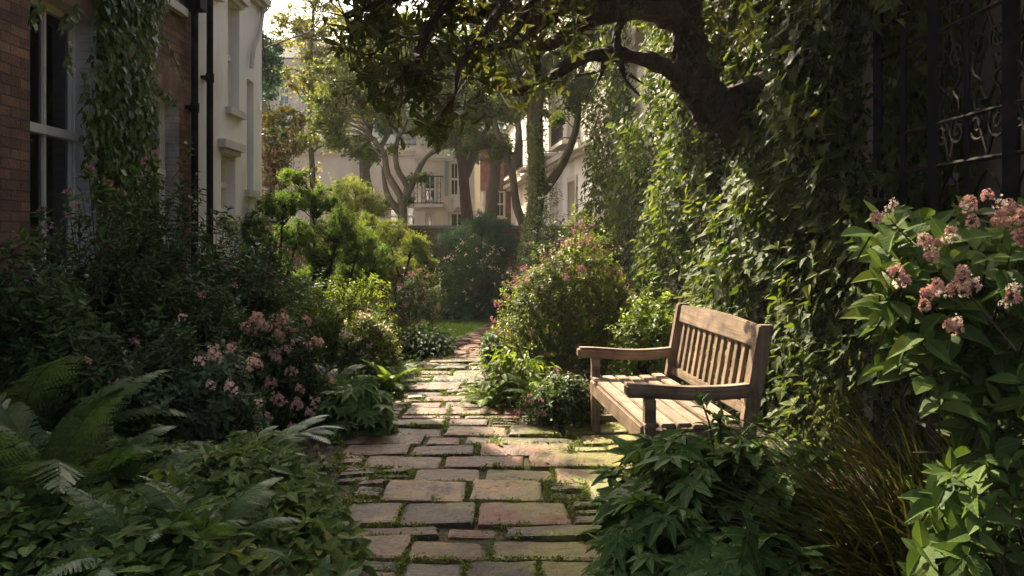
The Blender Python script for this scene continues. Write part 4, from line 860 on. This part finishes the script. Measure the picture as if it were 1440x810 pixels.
# ---- rhododendron thicket beneath the brick house
rh=[(40,5.0,.62,1.35,'leftmost dark rhododendron at the foot of the brick wall',24),(120,5.6,.72,1.62,'dark rhododendron with rosy buds under the larger sash window',25),(215,6.2,.75,1.75,'tallest rhododendron with rosy buds below the ivy column',26),(290,7.4,.8,1.62,'rhododendron in front of the two black downpipes',27),(90,4.5,.55,1.05,'low dark rhododendron behind the big ferns',28),(240,5.6,.6,1.15,'shaded rhododendron behind the grey leaved azalea',29),(335,7.6,.6,1.25,'rhododendron at the foot of the white stucco wall',30)]
for px,d,r_,h_,lb,sd in rh:
    shrub('rhododendron',lb,'rhododendron',*G(px,d),(r_,r_*.8),h_,'rhodo' if sd!=30 else 'mid',int(900*r_/.6),8,.062,TLAN if sd%2 else TOV,seed=sd,lob=.42,inner=.45,flowers=14 if sd in(25,26,27) else 5,fkind='azsmall',group='rhododendrons along the houses',open_=(45,90))
def sprays(label,name,pts,mt,size,nl,tm,parent_xy,cat='shrub',flowers=0):
    """a few long upright shoots with leaves along them"""
    t=thing(name,label,cat,(*parent_xy,0)); b0=np.array([*parent_xy,0]); mb=MB(); st=MB(); fl=[]
    for tip in pts:
        tip=np.array(tip)-b0; base=np.array([rng.normal(0,.1),rng.normal(0,.1),.1]); mid=base*.4+tip*.6+np.array([0,0,.12]); S,_=spline([base,mid*.7+base*.3,mid,tip],.01,8)
        st.tube(S,np.linspace(.010,.003,len(S)),5,smooth=1); n=nl; k=rng.uniform(.35,1,n)**.8; i=np.clip((k*(len(S)-1)).astype(int),0,len(S)-2); P=S[i]; T=nrm(S[i+1]-S[i]); D=nrm(T*.6+unit(n)*.9); mb.leaves(P+D*.02,D-UP*.1,UP+unit(n)*.5,size*rng.uniform(.6,1.1,n),tm)
        sprigs(mb,tip[None]+0,T[-1:],7,size,tm,(35,85),.12); fl.append(tip)
    mb.build('foliage',[M[mt],M['stem']],t); st.build('stems',M['gstem'],t)
    if flowers: put_flowers(t,[f+[0,0,.015] for f in fl[:flowers]],[(0,0,1)]*flowers,FLOW['azsmall'])
    return t
sprays('tall thin leafy shoots with rosy tips in front of the larger sash window','budding_shrub',WP([(95,275,5.6),(125,240,5.6),(150,262,5.7),(60,300,5.4),(170,275,5.9),(112,300,5.5),(30,330,5.0),(190,240,6.2)]),'mid',.075,26,TOV,G(125,5.7),flowers=5)
# ---- big ferns at the left
fern('tall dark fern with upright fronds at the left edge of the photo',*G(40,3.55),.95,17,'fernd',1.3)
fern('big green fern with arching fronds beside the tall dark one',*G(110,3.65),.8,16,'fern',1.2)
fern('olive fern low in the left corner',-1.95,2.75,.7,15,'fern',1.0)
fern('dark fern behind the tall dark fern',*G(20,4.2),1.0,15,'fernd',1.3)
fern('dark fern with spreading fronds between the big ferns and the leafy ground cover',*G(180,3.7),.62,15,'fernd',1.0)
fern('small fern rising through the leafy ground cover in the foreground',*G(285,2.85),.46,11,'fern',1.1,z=.24)
fern('small fern half hidden in the ground cover further from the path',*G(205,2.75),.48,11,'fern',1.1,z=.22)
fern('low fern with broad fronds between the ground cover and the azaleas',*G(330,4.3),.5,13,'fern',.9,z=.1)
fern('small fresh fern at the bottom of the photo beside the first stones',*G(455,2.75),.3,10,'fern',.9,z=.12)
# ---- leafy ground cover, left foreground
mb=MB(); n=1350; hh=lambda x,y:.40*np.clip(1-((x+1.45)/.98)**4,0,1)*np.clip((4.75-y)/.8,0,1)**.5+.03*np.sin(x*9)+.03*np.sin(y*7+x*4)
q=np.stack([rng.uniform(-2.35,-.52,n*2),rng.uniform(1.9,4.7,n*2)],1); lim=np.interp(q[:,1],[1.9,2.6,3.4,4.0,4.7],[-.46,-.52,-.62,-.88,-1.12]); q=q[q[:,0]<lim][:n]; n=len(q)
lv=rng.uniform(.35,1.02,n)**.5; P=np.stack([q[:,0],q[:,1],np.maximum(.04,hh(q[:,0],q[:,1])*lv+.02)],1)
edge=np.clip((q[:,0]-np.interp(q[:,1],[1.9,2.6,3.4,4.0,4.7],[-.46,-.52,-.62,-.88,-1.12])+.3)/.3,0,1)
P[:,2]*=(1-.55*edge)
ax=UP+unit(n)*.35+np.stack([edge*.7,-.25*np.ones(n),0*edge],1)
sprigs(mb,P,ax,6,.074,TOV,(55,88),.1,.0018,3,up=.6,szj=.35)
P2,=(P[rng.choice(n,500)]+rng.normal(0,.05,(500,3)),); P2[:,2]=abs(P2[:,2]); mb.leaves(P2,unit(500)*[1,1,.2],unit(500)*.5+UP,rng.uniform(.05,.12,500),TSER)
P3=P[rng.choice(n,230)]+rng.normal(0,.04,(230,3))+[0,0,.03]; P3[:,2]=abs(P3[:,2]); mb.leaves(P3,unit(230)*[1,1,.2],unit(230)*.45+UP,rng.uniform(.06,.11,230),TPALM5)
P4=P[rng.choice(n,900)]*[1,1,.6]+rng.normal(0,.04,(900,3))*[1,1,.3]; mb.leaves(P4,unit(900)*[1,1,.4],unit(900)*.7+UP,rng.uniform(.025,.055,900),T4)
o=mb.build('ground_cover',[M['cover'],M['gstem']]); tag(o,kind='stuff',label='thick broad leaved green ground cover filling the left foreground')
# low planting over the soil everywhere else
mb=MB(); n=15000; q=np.stack([rng.uniform(-3.5,2.35,n),rng.uniform(1.8,11,n)],1)
inp=(q[:,0]>np.where(q[:,1]<9.6,pathL(q[:,1]),np.interp(q[:,1],[9.6,10.5,11.5],[-.98,-.86,-.72]))-.03)&(q[:,0]<np.where(q[:,1]<9.6,pathR(q[:,1]),-.25)+.02)
inb=(q[:,0]>.4)&(q[:,0]<1.6)&(q[:,1]>4.2)&(q[:,1]<6.2)
q=q[~inp&~(inb&(rng.random(n)<.85))]; n=len(q); z_=rng.uniform(.01,.14,n)*(.6+.4*np.sin(q[:,0]*3)*np.sin(q[:,1]*2.3))
mb.leaves(np.stack([q[:,0],q[:,1],z_+.01],1),unit(n)*[1,1,.3],unit(n)*.6+UP,rng.uniform(.03,.065,n),TOV); o=mb.build('low_planting',[M['cover']]); tag(o,kind='stuff',label='low dark green creeping plants covering the soil of the beds')
# ---- right side
shrub('flowering_shrub','large rounded bush sprinkled with small rose pink flowers beside the bench','bush',*G(808,8.3),(.78,.7),1.5,'sunbush',2600,9,.038,TOV,seed=40,inner=.5,speck=('rose',1300,.021),lob=.2,lobes=9)
shrub('lime_shrub','yellow green bush rising between the rose pink one and the bench back','bush',*G(912,7.3),(.38,.4),1.08,'lime',560,8,.05,TOV,seed=41)
shrub('edging_shrub','small dark leafy bush at the right edge of the path beyond the lime clump','bush',*G(702,8.9),(.24,.3),.48,'mid',300,7,.05,TOV,seed=42)
shrub('trailing_shrub','low bush with reddish flecks under the far armrest','bush',*G(800,6.1),(.34,.22),.46,'mid',480,7,.038,TOV,seed=43,speck=('rose',160,.018))
leafy('lime_hellebore','bright lime green leafy clump at the right edge of the path','perennial',*G(722,7.0),.40,.56,'lime',420,.085,TSER,seed=44,inner=.5)
fern('lime green fern spilling from the bright clump towards the bench',*G(765,6.65),.48,18,'fernl')
fern('fern at the path edge in front of the bright lime clump',*G(690,6.75),.36,14,'fernl')
leafy('low_perennial','small dark leafy clump between the lime fern and the bench leg','perennial',*G(800,6.3),.2,.22,'palm',90,.06,TPALM5,seed=45)
# palmate plants before the bench
pal=[(922,3.8,.28,.55,'palmate leaved clump nearest the path, in front of the near armrest',46),(1005,3.5,.34,.66,'palmate leaved clump brushing the bench seat',47),(1085,3.35,.34,.70,'palmate leaved clump below the near end of the bench',48),
     (930,3.0,.30,.52,'palmate leaved clump at the bottom of the photo beside the stones',49),(1040,2.75,.36,.50,'palmate leaved clump at the bottom of the photo left of the grass',50),(895,2.85,.2,.34,'lowest palmate leaved clump spilling over the paving edge',51)]
for px,d,r_,h_,lb,sd in pal:
    leafy('hellebore',lb,'perennial',*G(px,d),r_,h_,'palm',int(120*(r_/.33)**2),.15,TPALM if sd%2 else TPALM5,seed=sd,group='palmate leaved plants before the bench',tilt=.6,droop=.2,inner=.45)
sprays('thin upright shoots with small leaves rising against the bench seat','seedling',WP([(985,560,3.6),(1010,590,3.6),(1065,590,3.7)]),'mid',.06,12,TOV,G(1010,3.7))
blades('ornamental_grass','big arching tuft of dark olive grass blades in the right foreground','grass',1.6,2.95,1200,1.02,'blade',(12,74),(110,255),w=.0055,base=.11,droop=50)
blades('ornamental_grass','smaller sedge tuft at the foot of the flowering shrub','grass',1.22,2.1,260,.42,'blade',(15,80),(90,270),w=.004,base=.04,droop=60)
# near flowering shrub on the right
t=thing('viburnum','tall broad leaved shrub with salmon pink flower clusters at the right edge','shrub',(1.55,2.15,0)); b0=np.array([1.55,2.15,0]); mb=MB()
n=500; px=rng.uniform(1235,1500,n); py=rng.uniform(300,840,n); keep=(px-1235>(120*np.clip((py-480)/100,0,1)-60*np.clip((py-640)/60,0,1)))
px=px[keep];py=py[keep]; n=len(px); dd=rng.uniform(2.05,2.85,n); P=np.array([W(a,b,c) for a,b,c in zip(px,py,dd)])-b0
P=np.vstack([P,np.array(WP([(1225,345,2.25),(1262,345,2.2),(1300,310,2.3),(1240,320,2.25)]))-b0]); n=len(P)
ax=nrm(np.stack([-.35+rng.normal(0,.4,n),-.5+rng.normal(0,.35,n),.75+rng.normal(0,.25,n)],1))
sprigs(mb,P,ax,6,.08,TOV,(50,92),.2,.0026,2.5,up=.5,szj=.35); 
mb.build('foliage',[M['cover'],M['stem']],t); st=MB()
for k in range(16):
    e=P[rng.integers(n)]*.96; b=np.array([rng.normal(0,.07),rng.normal(0,.07),0]); m_=b*.4+e*.6+[rng.normal(0,.05),rng.normal(0,.05),.1]; st.tube([b,b*.6+m_*.4,m_,e],[.009,.007,.005,.003],6,.1,seed=k)
st.build('stems',M['stem'],t)
fp=[(1242,308),(1308,345),(1304,360),(1340,352),(1372,305),(1398,302),(1412,318),(1436,335),(1262,405),(1307,420),(1338,428),(1352,408),(1368,402),(1335,462),(1418,428),(1432,310)]
fc=[];fd=[]
for a,b in fp:
    c=W(a,b,1.97+rng.uniform(-.06,.06))-b0; up_=nrm(np.array([[-.3,-.4,.9]])+rng.normal(0,.3,(1,3)))[0]
    for k in range(3): fc.append(c+up_*.018*k+rng.normal(0,.010,3)); fd.append(up_+rng.normal(0,.35,3))
put_flowers(t,fc,fd,FLOW['big'],(.3,.52))
leafy('broad_leaved_plant','light green broad leaved plant low in the right foreground corner','perennial',*G(1345,1.95),.2,.56,'cover',90,.065,TOV,seed=60,tilt=.5)
# ---- ivy
def ivy_wall(name,label,cat,n,region,plane,size,mt='ivy',mt2=None,seed=0,bul=.28,down=.8):
    """plane(u,v)->(point, outward normal); leaves hang like shingles from a bulging mat of stems"""
    r=np.random.default_rng(seed); u,v=region(r,n); p,nn=plane(u,v); n=len(u)
    bump=(.5+.5*np.sin(u*2.1+1.7*np.sin(v*1.6)))*.5+(.5+.5*np.sin(u*4.7+v*3.9))*.3+.2*r.random(n)
    b=bul*bump+.05; lay=r.random(n)**.6; base=p[0]*0
    q=p+nn*(b*lay)[:,None]
    D=-UP*down+unit(n,r)*.75+nn*.35; N=nn+UP*.65+unit(n,r)*.5
    s=size*r.uniform(.45,1.4,n)
    return q,D,N,s
t=thing('ivy','thick mass of ivy covering the tall cream house behind the bench','climber',(2.38,5.4,0)); b0=np.array([2.38,5.4,0])
o_=np.array([1.78,15.9,0]); dv=np.array([math.sin(ang),-math.cos(ang),0]); nv=np.array([-math.cos(ang),-math.sin(ang),0])
def reg(r,n,u0=-.15,u1=10.8,h=7.2):
    u=r.uniform(0,1,n)**.75*(u1-u0)+u0; v=r.uniform(0,1,n)**.85*h
    # bare patches of render high up
    gap=(np.sin(u*1.9+.5)*np.sin(v*1.3+u*.7)>.55)&(v>3.2)&(r.random(n)<.93)
    g2=(abs(u-4.6)<.5)&(v>3.1)&(r.random(n)<.9)
    k=~gap&~g2; return u[k],v[k]
pl=lambda u,v:(o_+u[:,None]*dv+v[:,None]*UP,np.tile(nv,(len(u),1)))
mb=MB(); q,D,N,s_=ivy_wall('','','',52000,reg,pl,.105,seed=1,bul=.6); 
near=q[:,1]<9
mb.leaves((q-b0)[near],D[near],N[near],s_[near],TIVY); fr=~near; mb.leaves((q-b0)[fr],D[fr],N[fr],s_[fr],T4)
qq=q[rng.choice(len(q),3500)]; mb.twigs(qq-b0-nv*.15-UP*.1,qq-b0,.004,.002,1)
mb.build('foliage',[M['ivy'],M['stem']],t)
# lower climbers swelling out of the wall foot: bigger bright leaves
t=thing('climbing_hydrangea','broad leaved climber with pale leaves just behind the bench back','climber',(2.2,5.6,0)); b0=np.array([2.2,5.6,0]); mb=MB(); n=2300
u=rng.uniform(5.6,10.55,n); v=rng.uniform(0,1,n)**1.3*2.6; bb=.20+.30*(1-v/2.6)+.12*np.sin(u*3+v*2); P=o_+u[:,None]*dv+v[:,None]*UP+nv*(bb*rng.uniform(.5,1.05,n))[:,None]
mb.leaves(P-b0,-UP*.35+nv*.7+unit(n)*.6,nv*.6+UP*.8+unit(n)*.35,.105*rng.uniform(.5,1.2,n),TOV); k=rng.choice(n,700); mb.twigs(P[k]-b0-nv*.25-UP*.12,P[k]-b0,.0035,.0018,1); mb.build('foliage',[M['ivy'],M['stem']],t)
# ivy column on the brick house
t=thing('ivy','column of fresh green ivy climbing the brick house between its windows','climber',(XW,7.3,0)); b0=np.array([XW,7.3,0]); mb=MB(); n=7500
v=rng.uniform(.3,6.5,n); c_=7.34+.10*np.sin(v*1.7)-.04*(v-3); w_=.64+.12*np.sin(v*3.1+1)+.25*np.clip((v-3.6)/1,0,1); yy=c_+w_*rng.uniform(-1,1,n)*rng.uniform(.75,1.1,n); yy=np.where((yy>7.76)&(v<3.05),7.76-rng.random(n)*.3,yy)
P=np.stack([XW+.03+.16*rng.random(n)**.7*(1-.5*(abs(yy-c_)/.8)**2),yy,v],1); nn=np.tile([1.,0,0],(n,1)); mb.leaves(P-b0,-UP*.85+unit(n)*.5,nn+UP*.35+unit(n)*.35,.085*rng.uniform(.6,1.2,n),TIVY)
def strand(pts,m_=26,sz=.08):
    S,_=spline(pts,.01,8); mb.tube(S-b0,.004,4,smooth=1,mat=1); i=rng.integers(0,len(S),m_); mb.leaves(S[i]-b0+rng.normal(0,.02,(m_,3)),-UP*.7+unit(m_)*.6,np.array([1.,0,0])+unit(m_)*.4+UP*.3,sz*rng.uniform(.6,1.2,m_),TIVY)
strand([(XW+.08,6.6,3.45),(XW+.1,6.35,3.25),(XW+.12,6.2,3.1),(XW+.14,6.25,2.8)]); strand([(XW+.05,7.0,3.5),(XW+.1,6.85,3.2),(XW+.1,6.8,2.95)],18); strand([(XW+.05,6.2,3.5),(XW+.1,5.9,3.2),(XW+.12,5.75,2.95)],18)
strand([(XW+.05,7.9,3.6),(XW+.1,8.2,3.35),(XW+.1,8.5,3.1)],20); strand([(XW+.05,7.9,3.0),(XW+.08,8.15,2.9),(XW+.08,8.4,2.82)],14); strand([(XW+.05,6.9,1.9),(XW+.05,6.75,2.2),(XW+.05,6.72,2.5)],7); strand([(XW+.05,7.9,4.2),(XW+.08,8.6,4.3),(XW+.08,9.1,4.5)],26)
mb.build('foliage',[M['ivyb'],M['stem']],t)
t=thing('ivy','loose ivy trails hanging over the black iron screen','climber',(2.45,4.6,0)); b0=np.array([2.45,4.6,0]); mb=MB()
for k in range(9):
    y0=rng.uniform(3.3,5.2); z0=rng.uniform(1.5,4.0); S=[(2.6,y0+.25,z0+.1),(2.45,y0+.1,z0+.05),(2.32,y0-.1,z0-.05),(2.25,y0-.25,z0-.18)]
    S,_=spline(S,.01,6); mb.tube(S-b0,.004,4,smooth=1,mat=1); m_=16; i=rng.integers(4,len(S),m_); mb.leaves(S[i]-b0+rng.normal(0,.03,(m_,3)),-UP*.3+unit(m_)*.7+[-.4,0,0],UP*.9+unit(m_)*.4,.11*rng.uniform(.6,1.1,m_),TIVY)
mb.build('foliage',[M['ivyb'],M['stem']],t)
t=thing('ivy','dark ivy filling the corner between the iron screen and the cream house','climber',(2.75,5.2,0)); b0=np.array([2.75,5.2,0]); mb=MB(); n=8500; 
yy=rng.uniform(4.95,5.6,n); v=rng.uniform(0,5.5,n); P=np.stack([2.95-rng.random(n)**.7*(.35+.25*(yy-4.5)),yy,v],1); k=rng.random(n)<np.clip((yy-4.4)*1.2,.25,1); P=P[k]; n=len(P); mb.leaves(P-b0,-UP*.8+unit(n)*.5,np.array([-1.,-.3,0])+UP*.4+unit(n)*.35,.10*rng.uniform(.6,1.2,n),TIVY); mb.build('foliage',[M['ivy']],t)
# ---- the old gnarled tree
s=7.0
t=thing('gnarled_tree','old gnarled tree whose dark branches arch over the path from the right','tree',W(985,0,6.9)*[1,1,0]); b0=W(985,0,6.9)*[1,1,0]
tb=MB(); tb.tube([np.array(q)-b0 for q in [(2.42,7.3,0),(2.42,7.3,1.4),(2.36,7.2,2.25),W(1030,165,6.98),W(1000,148,6.95),W(978,115,6.9),W(968,70,6.9),W(962,20,6.85),W(935,-30,6.8)]],[.15,.15,.17,.19,.19,.165,.14,.13,.12],22,.3,smooth=8,seed=3,twist=.12)
for k in range(5):   # burrs and ridges
    a=rng.uniform(0,6.28); tb.tube([np.array(W(1000+14*math.cos(a),165+10*math.sin(a),6.85))-b0,W(985+14*math.cos(a+1),120,6.82)-b0,W(966+12*math.cos(a+2),60,6.82)-b0,W(962+10*math.cos(a+3),10,6.8)-b0],[.05,.06,.05,.04],8,.2,smooth=6,seed=k)
tb.build('trunk',M['bark'],t)
br=[([(975,135,6.9),(950,108,6.7),(915,88,6.5),(860,76,6.4),(815,90,6.3),(765,112,6.2),(725,128,6.2),(690,120,6.1),(655,112,6.1)],[.1,.085,.075,.065,.055,.045,.03,.018,.008]),
    ([(962,30,6.85),(930,5,6.5),(860,2,6.2),(800,10,6.0),(745,22,5.8),(700,8,5.7),(650,12,5.6),(590,-5,5.5)],[.14,.13,.12,.10,.085,.06,.045,.03]),
    ([(935,-20,6.8),(880,-30,6.2),(800,-25,5.6),(720,-20,5.2),(640,-12,5.0),(560,0,4.9),(490,30,4.8)],[.13,.11,.09,.075,.06,.04,.02]),
    ([(905,5,6.4),(870,25,6.3),(820,38,6.2),(780,62,6.1),(740,64,6.1),(700,66,6.0),(650,72,6.0)],[.08,.07,.06,.055,.045,.03,.015]),
    ([(780,20,5.9),(745,45,6.0),(738,62,6.1)],[.06,.05,.04]),([(740,64,6.1),(755,85,6.15),(765,112,6.2)],[.045,.04,.04]),
    ([(760,-10,5.6),(730,40,5.6),(705,62,5.6),(660,60,5.6)],[.04,.035,.025,.01]),
    ([(868,76,6.4),(862,50,6.4),(870,20,6.4)],[.045,.04,.045]),
    ([(872,78,6.4),(885,105,6.3),(892,140,6.25)],[.03,.02,.008]),([(850,80,6.4),(835,105,6.3),(822,130,6.3)],[.028,.018,.006]),([(885,105,6.3),(905,118,6.25)],[.015,.005]),([(838,102,6.3),(812,106,6.3),(798,118,6.3)],[.016,.01,.004]),
    ([(690,8,5.7),(620,30,5.5),(560,60,5.4),(520,95,5.3)],[.05,.035,.02,.01]),([(640,-12,5.0),(600,40,5.0),(590,90,5.0),(570,130,5.0)],[.045,.03,.02,.008]),([(720,-20,5.2),(680,40,5.1),(660,90,5.0),(640,130,5.0)],[.045,.03,.02,.008]),
    ([(1010,160,7.0),(1045,130,6.9),(1090,105,6.7),(1150,60,6.4)],[.12,.09,.06,.03]),
    ([(935,-30,6.8),(960,-200,6.3),(900,-350,5.6),(800,-450,5.0)],[.13,.12,.08,.04]),([(935,-30,6.8),(850,-180,7.6),(740,-260,8.4),(600,-300,9.0)],[.12,.1,.07,.03]),([(960,-200,6.3),(1050,-320,5.4),(1150,-400,4.6)],[.1,.07,.03])]
BP=[]
for k,(pts,rd) in enumerate(br):
    P=[W(*q)-b0 for q in pts]; P=[P[0]]+[p+rng.normal(0,.035,3) for p in P[1:]]; m_=MB(); m_.tube(P,[q*.82 for q in rd],10,.34,seed=k,smooth=6,twist=.12); m_.build('branch',M['bark'],t); S,_=spline(P,rd,5); BP+=list(S)
BP=np.array(BP)
fo=MB()
def canopy(cx,cy,d,rx,ry,rd,n,size=.085,tm=TMAG,nl=7):
    c=W(cx,cy,d)-b0; P=c+unit(n)*rng.uniform(.2,1,(n,1))**.6*np.array([rx*d/F,rd,ry*d/F]); ax=nrm(unit(n)*.9+(P-c)*.3-UP*.25)
    sprigs(fo,P,ax,nl,size,tm,(35,85),.12,None,up=.35,szj=.3)
    j=np.array([np.argmin(np.linalg.norm(BP-p,axis=1)+.25*np.random.rand()) for p in P]); near=P-ax*.12; fo.twigs(BP[j],near,.006,.003,1); fo.twigs(near,P,.003,.002,1)
for a in [(520,25,4.9,60,44,.55,26),(570,70,5.1,80,60,.6,40),(640,40,5.2,80,60,.6,40),(640,120,5.3,80,60,.6,32),(550,130,5.1,70,44,.5,24),(710,20,5.6,80,50,.6,40),(715,100,5.7,75,50,.6,24),(780,10,5.7,60,40,.6,26),(800,80,6.0,60,44,.5,10),(590,-15,5,120,30,.6,50),(720,-40,5.4,120,30,.7,50),(850,20,6.2,60,40,.5,14),(495,60,4.9,36,30,.4,12),(600,170,5.2,60,30,.4,12),(1020,20,6.6,40,40,.3,10),(1100,30,6.4,60,50,.4,16),(1080,60,6.6,70,40,.3,16)]:
    canopy(*a[:6],max(6,int(a[6]*.9)))
# upper crown, above the picture
for a in [(800,-330,5.2,330,110,1.1,190),(1050,-330,4.6,280,110,1.2,230),(740,-330,8.6,200,110,1.0,90),(920,-260,7.4,190,110,.9,60)]: canopy(*a,size=.16,nl=8)
fo.build('crown',[M['canopy'],M['stem']],t)
# ---------------------------------------------------------------- light, air, camera
w=bpy.data.worlds.new('World'); scene.world=w; w.use_nodes=True; nt=w.node_tree; bg=nt.nodes['Background']
sky=nt.nodes.new('ShaderNodeTexSky'); sky.sky_type='NISHITA'; sky.sun_disc=False
EL=R(42); SD=Vector((-.50,.87,0)).normalized(); az=math.atan2(SD.x,SD.y)
sky.sun_elevation=EL; sky.sun_rotation=az; sky.dust_density=8; sky.air_density=.5; sky.ozone_density=.2
nt.links.new(sky.outputs[0],bg.inputs[0]); bg.inputs[1].default_value=.1
sl=bpy.data.lights.new('sun','SUN'); sl.energy=5.0; sl.angle=R(.5); sl.color=(1,.85,.62)
so=bpy.data.objects.new('sun',sl); C.objects.link(so); so.location=(-10,20,20)
so.rotation_euler=Vector((SD.x*math.cos(EL),SD.y*math.cos(EL),math.sin(EL))).to_track_quat('Z','Y').to_euler()
HZ=True
if HZ:
    b=MB(); b.box(-26,12,-6,56,-1,16); m,nt2,N2,L2=mat('haze_air'); out=N2.new('ShaderNodeOutputMaterial'); pv=N2.new('ShaderNodeVolumePrincipled')
    pv.inputs['Color'].default_value=(.9,.95,.96,1); pv.inputs['Density'].default_value=.0009; pv.inputs['Anisotropy'].default_value=.2; L2.new(pv.outputs[0],out.inputs['Volume'])
    hz=b.build('haze',m); tag(hz,kind='stuff',label='thin sunlit morning haze filling the garden'); hz.display_type='BOUNDS'
cd=bpy.data.cameras.new('camera'); cam=bpy.data.objects.new('camera',cd); C.objects.link(cam)
cam.location=(0,0,EYE); cam.rotation_euler=(R(90),0,0); cd.sensor_width=36; cd.lens=28; cd.shift_y=-70/1440; cd.clip_end=600; cd.clip_start=.05
scene.camera=cam
scene.view_settings.view_transform='Standard'; scene.view_settings.look='None'; scene.view_settings.gamma=1; scene.view_settings.exposure=2.05; scene.view_settings.use_curve_mapping=False
scene.render.engine='CYCLES'
cy=scene.cycles; cy.max_bounces=6; cy.diffuse_bounces=3; cy.glossy_bounces=2; cy.transmission_bounces=4; cy.transparent_max_bounces=8; cy.volume_bounces=0
